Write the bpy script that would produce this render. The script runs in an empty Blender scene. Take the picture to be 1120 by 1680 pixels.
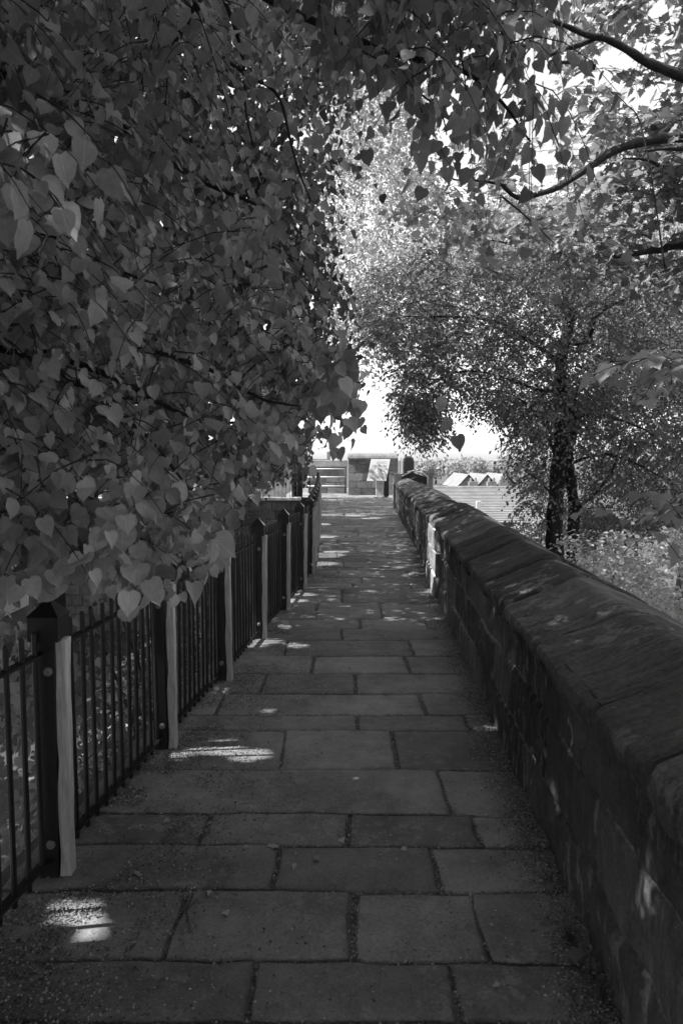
import bpy, bmesh, math, random
import numpy as np
from mathutils import Vector, Matrix

random.seed(7)
RNG = np.random.default_rng(11)
C = bpy.context.scene.collection
R = math.radians

# ------------------------------------------------------------------ camera
EYE = 1.65
FPX = 1150.0                       # focal length in pixels of the 1120x1680 photograph
PITCH = math.atan(88.0 / FPX)
cam_d = bpy.data.cameras.new('camera')
cam = bpy.data.objects.new('camera', cam_d)
C.objects.link(cam)
cam.location = (0, 0, EYE)
cam.rotation_euler = (R(90) - PITCH, 0, 0)
cam_d.sensor_fit = 'VERTICAL'
cam_d.sensor_height = 36.0
cam_d.lens = FPX / 1680.0 * 36.0
cam_d.clip_start = 0.05
cam_d.clip_end = 3000
cam_d.dof.use_dof = True
cam_d.dof.focus_distance = 9.0
cam_d.dof.aperture_fstop = 9.0
bpy.context.scene.camera = cam

# ------------------------------------------------------------------ light
SUN_EL, SUN_AZ = R(50), R(-97)      # azimuth measured from +Y, clockwise: sun on the left
SUN_DIR = np.array([math.cos(SUN_EL) * math.sin(SUN_AZ), math.cos(SUN_EL) * math.cos(SUN_AZ), math.sin(SUN_EL)])
world = bpy.data.worlds.new('World')
bpy.context.scene.world = world
world.use_nodes = True
wn, wl = world.node_tree.nodes, world.node_tree.links
wn.clear()
sky = wn.new('ShaderNodeTexSky')
sky.sky_type = 'NISHITA'
sky.sun_disc = False
sky.sun_elevation = SUN_EL
sky.sun_rotation = SUN_AZ
sky.air_density = 2.0
sky.dust_density = 1.0
tobw = wn.new('ShaderNodeRGBToBW')          # the photograph is black and white
bg = wn.new('ShaderNodeBackground')
bg.inputs['Strength'].default_value = 0.15
wo = wn.new('ShaderNodeOutputWorld')
wl.new(sky.outputs[0], tobw.inputs[0])
wl.new(tobw.outputs[0], bg.inputs[0])
wl.new(bg.outputs[0], wo.inputs[0])
sun_d = bpy.data.lights.new('sun', 'SUN')
sun_d.energy = 4.5
sun_d.angle = R(0.55)
sun_d.color = (1, 1, 1)
sun = bpy.data.objects.new('sun', sun_d)
C.objects.link(sun)
sun.rotation_euler = Vector(SUN_DIR).to_track_quat('Z', 'Y').to_euler()
vs = bpy.context.scene.view_settings
vs.view_transform = 'Standard'
vs.look = 'None'
vs.gamma = 1
vs.exposure = 1.2
cy = bpy.context.scene.cycles
cy.max_bounces = 6
cy.diffuse_bounces = 2
cy.glossy_bounces = 2
cy.transmission_bounces = 3
cy.transparent_max_bounces = 4
cy.sample_clamp_indirect = 6


# ------------------------------------------------------------------ helpers
def P(px, py, d):
    """point whose world Y is d seen in the photograph at pixel (px, py); works on arrays"""
    px, py, d = np.broadcast_arrays(np.asarray(px, float), np.asarray(py, float), np.asarray(d, float))
    sx, sy = (px - 560) / FPX, (840 - py) / FPX
    cp, sp = math.cos(PITCH), math.sin(PITCH)
    dy = cp + sy * sp
    dz = -sp + sy * cp
    t = d / dy
    return np.stack([sx * t, d, EYE + dz * t], -1)


def _hash(i, j, k, seed):
    n = (i * 374761393 + j * 668265263 + k * 2147483647 + seed * 974634777) & 0xffffffff
    n = ((n ^ (n >> 13)) * 1274126177) & 0xffffffff
    n = n ^ (n >> 16)
    return (n & 0xffffff) / float(0xffffff)


def noise3(p, seed=0):
    p = np.asarray(p, float)
    f = np.floor(p)
    t = p - f
    t = t * t * (3 - 2 * t)
    i, j, k = (f[..., a].astype(np.int64) for a in range(3))
    r = 0
    for a in (0, 1):
        for b in (0, 1):
            for c in (0, 1):
                w = (t[..., 0] if a else 1 - t[..., 0]) * (t[..., 1] if b else 1 - t[..., 1]) * (t[..., 2] if c else 1 - t[..., 2])
                r = r + w * _hash(i + a, j + b, k + c, seed)
    return r * 2 - 1


def fbm(p, octs=4, seed=0):
    p = np.asarray(p, float)
    r, a = 0, 1.0
    for o in range(octs):
        r = r + a * noise3(p * 2 ** o, seed + o)
        a *= .5
    return r


def np_mesh(name, verts, faces, uv=None, attrs=None, smooth=True):
    verts = np.asarray(verts, np.float32).reshape(-1, 3)
    faces = np.asarray(faces, np.int32)
    k = faces.shape[1]
    me = bpy.data.meshes.new(name)
    me.vertices.add(len(verts))
    me.vertices.foreach_set('co', verts.ravel())
    me.loops.add(faces.size)
    me.loops.foreach_set('vertex_index', faces.ravel())
    me.polygons.add(len(faces))
    me.polygons.foreach_set('loop_start', np.arange(0, faces.size, k, dtype=np.int32))
    me.polygons.foreach_set('use_smooth', np.full(len(faces), smooth, dtype=bool))
    if uv is not None:
        l = me.uv_layers.new(name='UVMap')
        l.data.foreach_set('uv', np.asarray(uv, np.float32)[faces.ravel()].ravel())
    for an, arr in (attrs or {}).items():
        at = me.attributes.new(an, 'FLOAT', 'POINT')
        at.data.foreach_set('value', np.asarray(arr, np.float32))
    me.update(calc_edges=True)
    return me


def link(name, me, mat, parent=None):
    o = bpy.data.objects.new(name, me)
    C.objects.link(o)
    if mat is not None and not me.materials:
        me.materials.append(mat)
    o.parent = parent
    return o


def tag(o, label=None, cat=None, group=None, kind=None):
    for k, v in (('label', label), ('category', cat), ('group', group), ('kind', kind)):
        if v:
            o[k] = v
    return o


def empty(name, loc=(0, 0, 0), rz=0):
    o = bpy.data.objects.new(name, None)
    o.empty_display_size = .2
    C.objects.link(o)
    o.location = loc
    o.rotation_euler = (0, 0, rz)
    return o


class MB:
    """collects solid shapes into one mesh"""
    def __init__(s):
        s.v, s.f = [], []

    def add(s, vs_, fs_):
        b = len(s.v)
        s.v += [tuple(v) for v in vs_]
        s.f += [tuple(b + i for i in f) for f in fs_]
        return s

    def box(s, x0, x1, y0, y1, z0, z1, M=None):
        vs_ = [(x, y, z) for z in (z0, z1) for y in (y0, y1) for x in (x0, x1)]
        if M is not None:
            vs_ = [tuple(M @ Vector(v)) for v in vs_]
        return s.add(vs_, [(0, 2, 3, 1), (4, 5, 7, 6), (0, 1, 5, 4), (2, 6, 7, 3), (0, 4, 6, 2), (1, 3, 7, 5)])

    def tube(s, pts, rad, n=8, caps=True):
        pts = [Vector(p) for p in pts]
        rads = rad if hasattr(rad, '__len__') else [rad] * len(pts)
        rings = []
        b = len(s.v)
        up = Vector((0.13, 0.21, 1))
        for i, p in enumerate(pts):
            t = (pts[min(i + 1, len(pts) - 1)] - pts[max(i - 1, 0)]).normalized()
            a = t.cross(up)
            if a.length < .2:
                a = t.cross(Vector((1, 0, 0)))
            a.normalize()
            c = t.cross(a)
            for k in range(n):
                th = 2 * math.pi * k / n
                s.v.append(tuple(p + (a * math.cos(th) + c * math.sin(th)) * rads[i]))
        for i in range(len(pts) - 1):
            for k in range(n):
                k2 = (k + 1) % n
                s.f.append((b + i * n + k, b + i * n + k2, b + (i + 1) * n + k2, b + (i + 1) * n + k))
        if caps:
            s.f.append(tuple(b + k for k in range(n))[::-1])
            s.f.append(tuple(b + (len(pts) - 1) * n + k for k in range(n)))
        return s

    def prism(s, poly, y0, y1):
        """poly of (x, z) extruded along y"""
        n = len(poly)
        vs_ = [(x, y0, z) for x, z in poly] + [(x, y1, z) for x, z in poly]
        fs_ = [tuple(range(n)), tuple(range(2 * n - 1, n - 1, -1))]
        fs_ += [(i, i + n, (i + 1) % n + n, (i + 1) % n) for i in range(n)]
        return s.add(vs_, fs_)

    def build(s, name, mat, parent=None, bevel=0, smooth=False, M=None):
        me = bpy.data.meshes.new(name)
        me.from_pydata(s.v, [], s.f)
        bm = bmesh.new()
        bm.from_mesh(me)
        if M is not None:
            bm.transform(M)
        bmesh.ops.recalc_face_normals(bm, faces=bm.faces)
        if bevel:
            bmesh.ops.bevel(bm, geom=list(bm.edges), offset=bevel, segments=2, affect='EDGES', profile=.6)
        bm.to_mesh(me)
        bm.free()
        if smooth:
            me.polygons.foreach_set('use_smooth', np.full(len(me.polygons), True))
        return link(name, me, mat, parent)


# ------------------------------------------------------------------ materials (all grey: the photograph is black and white)
def new_mat(name):
    m = bpy.data.materials.new(name)
    m.use_nodes = True
    nt = m.node_tree
    nt.nodes.clear()
    return m, nt


def nd(nt, t, **kw):
    n = nt.nodes.new(t)
    for k, v in kw.items():
        if k in n.inputs.keys():
            n.inputs[k].default_value = v
        else:
            setattr(n, k, v)
    return n


def math_n(nt, op, a, b=None, clamp=False):
    n = nt.nodes.new('ShaderNodeMath')
    n.operation = op
    n.use_clamp = clamp
    for i, v in enumerate((a, b)):
        if v is None:
            continue
        if isinstance(v, (int, float)):
            n.inputs[i].default_value = v
        else:
            nt.links.new(v, n.inputs[i])
    return n.outputs[0]


def ramp(nt, fac, a, b, lo=0.0, hi=1.0):
    n = nt.nodes.new('ShaderNodeMapRange')
    n.clamp = True
    nt.links.new(fac, n.inputs[0])
    for i, v in zip((1, 2, 3, 4), (a, b, lo, hi)):
        n.inputs[i].default_value = v
    return n.outputs[0]


def tex(nt, scale, detail=5, rough=.6, stretch=(1, 1, 1), rot=(0, 0, 0), kind='noise', loc=(0, 0, 0)):
    tc = nt.nodes.new('ShaderNodeTexCoord')
    mp = nt.nodes.new('ShaderNodeMapping')
    mp.inputs['Scale'].default_value = stretch
    mp.inputs['Rotation'].default_value = rot
    mp.inputs['Location'].default_value = loc
    nt.links.new(tc.outputs['Object'], mp.inputs[0])
    if kind == 'noise':
        n = nt.nodes.new('ShaderNodeTexNoise')
        n.inputs['Detail'].default_value = detail
        n.inputs['Roughness'].default_value = rough
        n.inputs['Scale'].default_value = scale
        nt.links.new(mp.outputs[0], n.inputs['Vector'])
        return n.outputs['Fac']
    n = nt.nodes.new('ShaderNodeTexVoronoi')
    n.inputs['Scale'].default_value = scale
    nt.links.new(mp.outputs[0], n.inputs['Vector'])
    return n.outputs['Distance']


def finish(nt, col, rough=.85, bump=None, bstr=.5, bdist=.01, spec=.35, metallic=0):
    p = nt.nodes.new('ShaderNodeBsdfPrincipled')
    p.inputs['Roughness'].default_value = rough
    p.inputs['Specular IOR Level'].default_value = spec
    p.inputs['Metallic'].default_value = metallic
    if isinstance(col, (int, float)):
        p.inputs['Base Color'].default_value = (col, col, col, 1)
    else:
        nt.links.new(col, p.inputs['Base Color'])
    if bump is not None:
        b = nt.nodes.new('ShaderNodeBump')
        b.inputs['Strength'].default_value = bstr
        b.inputs['Distance'].default_value = bdist
        nt.links.new(bump, b.inputs['Height'])
        nt.links.new(b.outputs[0], p.inputs['Normal'])
    o = nt.nodes.new('ShaderNodeOutputMaterial')
    nt.links.new(p.outputs[0], o.inputs[0])
    return p


def stone_mat(name, base, var=.35, lichen=0.0, streak=(1, 1, 1), rot=(0, 0, 0), grain=70, bstr=.6, rough=.88, lcol=.3, spots=0.0, bdist=.012, seed=0.0, lscale=9, lst=None, gr=.18):
    m, nt = new_mat(name)
    big = tex(nt, 1.7, 4, .6, loc=(seed, 0, 0))
    mid = tex(nt, 7, 6, .7, streak, rot, loc=(seed, 3, 0))
    fine = tex(nt, grain, 4, .7)
    c = math_n(nt, 'ADD', ramp(nt, big, .3, .7, 1 - var, 1 + var), ramp(nt, mid, .3, .7, -var * .8, var * .8))
    c = math_n(nt, 'ADD', c, ramp(nt, fine, .3, .7, -gr, gr))
    at = nt.nodes.new('ShaderNodeAttribute')
    at.attribute_name = 'tone'
    c = math_n(nt, 'MULTIPLY', c, at.outputs['Fac'])
    c = math_n(nt, 'MULTIPLY', c, base)
    if lichen:
        a = tex(nt, lscale, 6, .7, lst or streak, rot, loc=(5 + seed, 1, 2))
        b = tex(nt, 1.6, 2, .5, loc=(2, 9, seed))
        k = math_n(nt, 'MULTIPLY', ramp(nt, a, .53, .58), ramp(nt, b, .42, .58))
        k = math_n(nt, 'MULTIPLY', k, lichen)
        k = math_n(nt, 'MULTIPLY', k, ramp(nt, fine, .25, .6, .35, 1))
        inv = math_n(nt, 'SUBTRACT', 1.0, k)
        c = math_n(nt, 'ADD', math_n(nt, 'MULTIPLY', c, inv), math_n(nt, 'MULTIPLY', k, lcol))
    if spots:
        v = tex(nt, 11, kind='vor', loc=(seed, 0, 0))
        k = math_n(nt, 'MULTIPLY', ramp(nt, v, .05, .12, 1, 0), spots)
        sel = tex(nt, 3.3, 2, .5, loc=(7, seed, 1))
        k = math_n(nt, 'MULTIPLY', k, ramp(nt, sel, .5, .56))
        c = math_n(nt, 'ADD', c, k)
    h = math_n(nt, 'ADD', mid, math_n(nt, 'MULTIPLY', fine, .35))
    finish(nt, c, rough, h, bstr, bdist)
    return m


def plain_mat(name, base, var=.2, scale=8, rough=.6, stretch=(1, 1, 1), bstr=.2, spec=.4, metallic=0, bdist=.003):
    m, nt = new_mat(name)
    n = tex(nt, scale, 6, .65, stretch)
    f = tex(nt, scale * 9, 3, .6, stretch)
    c = math_n(nt, 'ADD', ramp(nt, n, .3, .7, base * (1 - var), base * (1 + var)), ramp(nt, f, .3, .7, -base * .12, base * .12))
    finish(nt, c, rough, math_n(nt, 'ADD', n, f), bstr, bdist, spec, metallic)
    return m


def leaf_mat(name, base, trans=.45, rough=.5, veins=True, spec=.35):
    m, nt = new_mat(name)
    at = nt.nodes.new('ShaderNodeAttribute')
    at.attribute_name = 'tone'
    c = math_n(nt, 'MULTIPLY', at.outputs['Fac'], base)
    bmp = None
    if veins:
        uvn = nt.nodes.new('ShaderNodeUVMap')
        uvn.uv_map = 'UVMap'
        sep = nt.nodes.new('ShaderNodeSeparateXYZ')
        nt.links.new(uvn.outputs[0], sep.inputs[0])
        ax = math_n(nt, 'ABSOLUTE', math_n(nt, 'SUBTRACT', sep.outputs[0], .5))
        rib = ramp(nt, ax, .0, .03, 1, 0)
        ph = math_n(nt, 'SUBTRACT', sep.outputs[1], math_n(nt, 'MULTIPLY', ax, .95))
        fr = math_n(nt, 'FRACT', math_n(nt, 'MULTIPLY', ph, 7.5))
        side = ramp(nt, math_n(nt, 'ABSOLUTE', math_n(nt, 'SUBTRACT', fr, .5)), .0, .13, 1, 0)
        v = math_n(nt, 'MAXIMUM', rib, math_n(nt, 'MULTIPLY', side, .55))
        n = tex(nt, 60, 3, .6)
        bmp = math_n(nt, 'SUBTRACT', math_n(nt, 'MULTIPLY', n, .4), v)
        c = math_n(nt, 'MULTIPLY', c, math_n(nt, 'ADD', math_n(nt, 'MULTIPLY', v, .3), ramp(nt, n, .3, .7, .85, 1.1)))
    p = nt.nodes.new('ShaderNodeBsdfPrincipled')
    p.inputs['Roughness'].default_value = rough
    p.inputs['Specular IOR Level'].default_value = spec
    t = nt.nodes.new('ShaderNodeBsdfTranslucent')
    nt.links.new(c, p.inputs['Base Color'])
    nt.links.new(math_n(nt, 'MULTIPLY', c, 1.5), t.inputs['Color'])
    if bmp is not None:
        b = nt.nodes.new('ShaderNodeBump')
        b.inputs['Strength'].default_value = .5
        b.inputs['Distance'].default_value = .002
        nt.links.new(bmp, b.inputs['Height'])
        nt.links.new(b.outputs[0], p.inputs['Normal'])
    mx = nt.nodes.new('ShaderNodeMixShader')
    mx.inputs[0].default_value = trans
    nt.links.new(p.outputs[0], mx.inputs[1])
    nt.links.new(t.outputs[0], mx.inputs[2])
    o = nt.nodes.new('ShaderNodeOutputMaterial')
    nt.links.new(mx.outputs[0], o.inputs[0])
    return m


M = dict(
    flag=stone_mat('flagstone', .185, .32, .5, grain=95, bstr=.8, lcol=.3, spots=.07, bdist=.01, rough=.8, gr=.28, lscale=14),
    joint=stone_mat('joint_grit', .15, .4, 0, grain=160, bstr=1, bdist=.02, rough=1),
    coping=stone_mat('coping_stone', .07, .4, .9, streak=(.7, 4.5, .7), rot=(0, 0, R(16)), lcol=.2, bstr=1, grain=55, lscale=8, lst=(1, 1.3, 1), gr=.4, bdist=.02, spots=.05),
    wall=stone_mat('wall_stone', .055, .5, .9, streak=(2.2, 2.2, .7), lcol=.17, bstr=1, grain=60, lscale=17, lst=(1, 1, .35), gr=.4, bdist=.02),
    mortar=stone_mat('mortar', .2, .4, 0, grain=100, bstr=1),
    palest=stone_mat('pale_stone', .3, .3, .3, streak=(1, 3, .6), lcol=.45),
    far_stone=stone_mat('bastion_stone', .2, .35, .5, lcol=.3, grain=30, bdist=.03),
    iron=plain_mat('black_iron', .012, .4, 30, .38, spec=.5),
    wood=plain_mat('weathered_timber', .5, .35, 14, .8, stretch=(5, 5, .5), bstr=.5, bdist=.006),
    zinc=plain_mat('galvanised_bolt', .2, .3, 40, .6),
    bark=plain_mat('bark', .045, .5, 9, .95, stretch=(1, 1, .3), bstr=1, bdist=.03),
    twig=plain_mat('twig_bark', .035, .4, 30, .9),
    lime=leaf_mat('lime_leaf', .29, .2, .4, spec=.5),
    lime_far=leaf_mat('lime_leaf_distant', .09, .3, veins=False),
    syc=leaf_mat('sycamore_leaf', .25, .55, veins=False),
    priv=leaf_mat('small_glossy_leaf', .24, .42, .35, veins=False, spec=.5),
    bright=leaf_mat('pale_leaf', .3, .5, veins=False),
    bush=leaf_mat('bush_leaf', .42, .45, veins=False),
    asphalt=plain_mat('asphalt', .05, .25, 6, .9, bstr=.4),
    paver=stone_mat('paving_brick', .06, .3, 0, grain=20),
    paint=plain_mat('road_paint', .25, .2, 12, .7),
    white=plain_mat('white_paint', .75, .08, 10, .5),
    slate=stone_mat('pale_slates', .18, .2, 0, grain=20, bstr=.3),
    brick=stone_mat('brickwork', .2, .3, 0, grain=20),
    ground=stone_mat('ground_earth', .07, .4, 0, grain=10, bstr=.6),
    litter=leaf_mat('fallen_leaf', .3, .2, .8, veins=False),
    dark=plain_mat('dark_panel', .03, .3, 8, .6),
    panel=plain_mat('sign_panel', .5, .06, 8, .35),
    print=plain_mat('sign_print', .36, .2, 20, .5),
)

# ------------------------------------------------------------------ plan of the wall walk
FY = [-3, 8.5, 9.6, 12, 18, 24, 31.5]
FX = [-1.43 - .318, -.54, -.46, -.47, -.60, -.79, -1.05]


def fence_x(y):
    return np.interp(y, FY, FX)


def wall_x(y):
    y = np.asarray(y, float)
    return .736 + .0504 * y - np.clip(y - 12, 0, 99) * .012


def solid_strip(name, ys, xa, xb, z0, z1, mat, parent=None):
    """a closed body following the walk between x=xa(y) and x=xb(y)"""
    mb = MB()
    n = len(ys)
    for y in ys:
        a, b = float(xa(y)), float(xb(y))
        mb.v += [(a, y, z0), (b, y, z0), (b, y, z1), (a, y, z1)]
    for i in range(n - 1):
        for k in range(4):
            mb.f.append((4 * i + k, 4 * i + (k + 1) % 4, 4 * i + 4 + (k + 1) % 4, 4 * i + 4 + k))
    mb.f += [(0, 1, 2, 3), tuple(4 * (n - 1) + k for k in (3, 2, 1, 0))]
    return mb.build(name, mat, parent)


def set_tone(o, v=1.0):
    me = o.data
    if 'tone' not in me.attributes:
        at = me.attributes.new('tone', 'FLOAT', 'POINT')
        at.data.foreach_set('value', np.full(len(me.vertices), v, np.float32))
    return o


# ------------------------------------------------------------------ ground, road
def sheet(name, x0, x1, y0, y1, z, mat, nx=2, ny=2, M4=None, bump=0):
    X, Y = np.meshgrid(np.linspace(x0, x1, nx), np.linspace(y0, y1, ny))
    Z = np.full_like(X, z)
    V = np.stack([X, Y, Z], -1).reshape(-1, 3)
    if bump:
        V[:, 2] += bump * fbm(V * .15, 3, 5)
    i = np.arange((ny - 1) * nx).reshape(ny - 1, nx)[:, :-1].ravel()
    F = np.stack([i, i + 1, i + nx + 1, i + nx], -1)
    me = np_mesh(name, V, F, attrs={'tone': np.ones(len(V))})
    o = link(name, me, mat)
    if M4 is not None:
        o.matrix_world = M4
    return o


GZ = -3.5
tag(sheet('ground', -900, 900, -300, 1500, GZ - .02, M['ground'], 60, 60), kind='structure')
ROADM = Matrix.Translation((-4.35, 13.0, 0)) @ Matrix.Rotation(-R(15), 4, 'Z')
road = tag(sheet('road', -6.5, .35, -40, 60, GZ + .02, M['asphalt'], M4=ROADM), kind='structure')
tag(sheet('road_marking_inner', -.12, -.02, -40, 60, GZ + .024, M['paint'], M4=ROADM), kind='structure')
tag(sheet('road_marking_outer', .12, .22, -40, 60, GZ + .024, M['paint'], M4=ROADM), kind='structure')
kb = MB().box(.36, .5, -40, 60, GZ - .05, GZ + .13)
k_o = kb.build('road_kerb', M['paver'])
set_tone(k_o).matrix_world = ROADM
tag(k_o, kind='structure')
# brick-paved pavement: separate pavers laid in courses, one surface
pv = MB()
for a in range(-30, 70):
    for b in range(0, 8):
        w = .45
        x0 = .51 + b * .3
        y0 = a * w + (b % 2) * w / 2
        pv.box(x0 + .006, x0 + .294, y0 + .006, y0 + w - .006, GZ, GZ + .12 + random.uniform(-.004, .004))
pvo = pv.build('pavement', M['paver'])
set_tone(pvo).matrix_world = ROADM
tag(pvo, kind='structure')
# the solid body of the city wall beneath the walk
ys = list(np.arange(-4, 32.1, 1.0))
body = solid_strip('wall_walk', ys, lambda y: fence_x(y) - .22, lambda y: wall_x(y) + .86, GZ - .5, -.013, M['joint'])
set_tone(body)
tag(body, kind='structure')
body2 = solid_strip('wall_walk_end', [32.0, 33, 36, 40], lambda y: -2.6, lambda y: 3.4, GZ - .5, -.036, M['joint'])
set_tone(body2)
tag(body2, kind='structure')

# ------------------------------------------------------------------ flagstones
rows = [(1.0, 1.38, [-1.0, -.1, .5]), (1.38, 1.86, [-.8, .15, .6])]


def gy(py):        # distance where the ray of pixel row py meets the ground
    p = P(560, py, 1.0)
    return float(1.0 * EYE / (EYE - p[2]))


def gx(px, py):
    d = gy(py)
    return float(P(px, py, d)[0])


yr = [1680, 1579, 1463, 1388, 1335, 1263, 1197, 1172, 1136, 1105, 1076, 1050, 1032, 1016, 990, 966]
jr = [[(412, 1630), (750, 1630)], [(288, 1520), (580, 1520), (790, 1520)], [(450, 1425), (715, 1425)], [(335, 1360), (570, 1360), (780, 1360)],
      [(160, 1298), (728, 1298)], [(465, 1230), (648, 1230)], [(585, 1184), (765, 1184)], [(360, 1154), (692, 1154)], [(430, 1120), (583, 1120)],
      [(513, 1090), (668, 1090)], [(470, 1063), (675, 1063)], [(560, 1040)], [(590, 1024), (700, 1024)], [(520, 1003), (625, 1003)], [(560, 978)]]
for a, b, j in zip(yr[:-1], yr[1:], jr):
    rows.append((gy(a), gy(b), sorted(gx(*q) for q in j)))
rows[1] = (rows[1][0], rows[2][0], rows[1][2])
y = rows[-1][1]
while y < 34:
    h = random.choice([.3, .38, .45, .55, .62])
    L, Rr = float(fence_x(y)), float(wall_x(y))
    js = []
    x = L + random.uniform(.3, .9)
    while x < Rr - .25:
        js.append(x)
        x += random.uniform(.55, 1.15)
    rows.append((y, y + h, js))
    y += h

FV, FF, FT, base_i = [], [], [], 0
for (y0, y1, js) in rows:
    ym = (y0 + y1) / 2
    xl = float(fence_x(ym)) - (.16 if ym < 30 else 1.4)
    xr = float(wall_x(ym)) + (.03 if ym < 23.5 else 1.6)
    xs = [xl] + [j for j in js if xl + .1 < j < xr - .1] + [xr]
    for i in range(len(xs) - 1):
        ga = .006 if ym < 8 else .005
        a = xs[i] + (ga + random.random() * .008 if i else 0)
        b = xs[i + 1] - (ga + random.random() * .008 if i < len(xs) - 2 else 0)
        c, e = y0 + .006, y1 - .004 - random.random() * .005
        step = .035 if ym < 6 else (.09 if ym < 14 else .3)
        nx = max(4, int((b - a) / step)) + 3
        ny = max(4, int((e - c) / step)) + 3

        def axis(lo, hi, n):
            t = np.linspace(lo + .012, hi - .012, n - 2)
            return np.concatenate([[lo], t, [hi]])
        gxx, gyy = axis(a, b, nx), axis(c, e, ny)
        X, Y = np.meshgrid(gxx, gyy)
        jit = fbm(np.stack([X * 7, Y * 7, X * 0 + 3], -1), 3, 9)
        jit2 = fbm(np.stack([X * 7, Y * 7, X * 0 + 8], -1), 3, 19)
        skew = random.uniform(-.012, .012)
        inner = np.ones_like(X)
        inner[0] = inner[-1] = 0
        inner[:, 0] = inner[:, -1] = 0
        Z = -.008 * (1 - inner) + .0025 * fbm(np.stack([X * 3, Y * 3, X * 0], -1), 3, 3) + random.uniform(-.004, .004) \
            + (X - a) * random.uniform(-.005, .005) + (Y - c) * random.uniform(-.008, .008)
        amp = .010 if ym < 14 else .01
        Xo = X + jit * amp + skew * (Y - c) / (e - c)
        Yo = Y + jit2 * amp * .7 + .012 * np.sin(X * 1.3 + ym)
        # a skirt below the rim so that the stone has thickness
        V = np.stack([Xo, Yo, Z], -1).reshape(-1, 3)
        idx = np.arange(ny * nx).reshape(ny, nx)
        q = np.stack([idx[:-1, :-1], idx[:-1, 1:], idx[1:, 1:], idx[1:, :-1]], -1).reshape(-1, 4)
        ring = np.concatenate([idx[0, :], idx[1:, -1], idx[-1, -2::-1], idx[-2:0:-1, 0]])
        low = V[ring].copy()
        low[:, 2] = -.034
        li = len(V) + np.arange(len(ring))
        V = np.concatenate([V, low])
        q2 = np.stack([ring, li, np.roll(li, -1), np.roll(ring, -1)], -1)
        q = np.concatenate([q, q2])
        FV.append(V)
        FF.append(q + base_i)
        FT.append(np.full(len(V), random.uniform(.72, 1.25)))
        base_i += len(V)
fl = link('path', np_mesh('path', np.concatenate(FV), np.concatenate(FF), attrs={'tone': np.concatenate(FT)}), M['flag'])
tag(fl, kind='structure')

# ------------------------------------------------------------------ parapet wall (right)
parapet = tag(empty('parapet_wall', (float(wall_x(8)), 8, 0)),
              'long dark sandstone parapet with weathered sloping coping on the right of the path', 'wall')


def child(o, root):
    o.parent = root
    o.matrix_parent_inverse = Matrix.Translation(-Vector(root.location))
    return o


WALL_END = 23.2
# masonry face: height field of coursed blocks
yy = [.2]
while yy[-1] < WALL_END:
    yy.append(yy[-1] + max(.011, .0042 * yy[-1]))
yy = np.array(yy)
zz = np.linspace(-.03, .87, 84)
Y, Z = np.meshgrid(yy, zz)
courses = [-.1, .24, .53, .80, .9]
D = np.zeros_like(Y)
T = np.ones_like(Y)
mort = np.zeros_like(Y)
wob = .012 * fbm(np.stack([Y * 1.5, Z * 3, Y * 0], -1), 3, 21)
Zw = Z + wob
for ci in range(4):
    z0, z1 = courses[ci], courses[ci + 1]
    m = (Zw >= z0) & (Zw < z1)
    js = [-.5 + .3 * ci]
    rr = random.Random(31 + ci)
    while js[-1] < WALL_END + 1:
        js.append(js[-1] + rr.uniform(.42, .95))
    js = np.array(js)
    Yw = Y + .01 * fbm(np.stack([Y * 2, Z * 6, Y * 0 + 4], -1), 2, 24)
    k = np.clip(np.searchsorted(js, Yw) - 1, 0, len(js) - 2)
    e = np.minimum(np.minimum(Yw - js[k], js[k + 1] - Yw), np.minimum(Zw - z0, z1 - Zw))
    edge = np.clip(e / .03, 0, 1)
    off = np.array([rr.uniform(-.012, .012) for _ in js])[k]
    tn = np.array([rr.choice([.6, .8, 1, 1.1, 1.35]) for _ in js])[k]
    d = off + .02 * (1 - (1 - edge) ** 2) - .012
    D = np.where(m, d, D)
    T = np.where(m, tn, T)
    mort = np.where(m, np.clip(1 - e / .011, 0, 1), mort)
D += .008 * fbm(np.stack([Y * 5, Z * 5, Y * 0], -1), 5, 41) + .004 * fbm(np.stack([Y * 25, Z * 14, Y * 0], -1), 2, 44)
# vertical weathering flutes in some blocks
fl_ = np.clip(fbm(np.stack([Y * 1.1, Z * 1.5, Y * 0 + 6], -1), 2, 51), 0, 1)
D -= .005 * fl_
mk = mort * (fbm(np.stack([Y * 1.3, Z * 2.3, Y * 0], -1), 2, 61) > -.15)
T = T * (1 - mk) + 4.2 * mk
X = wall_x(Y) - D
# sunlit strip of the face: sunlight painted as paler tone, standing slightly proud
sun_strip = (Y > 8.2) & (Y < 9.9)
X = np.where(sun_strip, X - .035, X)
T = np.where(sun_strip, T * 3.6, T)
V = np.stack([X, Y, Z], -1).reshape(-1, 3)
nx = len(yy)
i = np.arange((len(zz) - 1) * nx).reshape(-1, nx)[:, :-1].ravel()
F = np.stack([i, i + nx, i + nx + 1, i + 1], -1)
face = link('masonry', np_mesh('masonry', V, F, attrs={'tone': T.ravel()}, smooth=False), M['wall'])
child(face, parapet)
core = solid_strip('wall_core', list(np.arange(.1, WALL_END, .5)) + [WALL_END], lambda y: wall_x(y) + .035, lambda y: wall_x(y) + .72, -.03, .86, M['wall'])
set_tone(core)
child(core, parapet)

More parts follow.
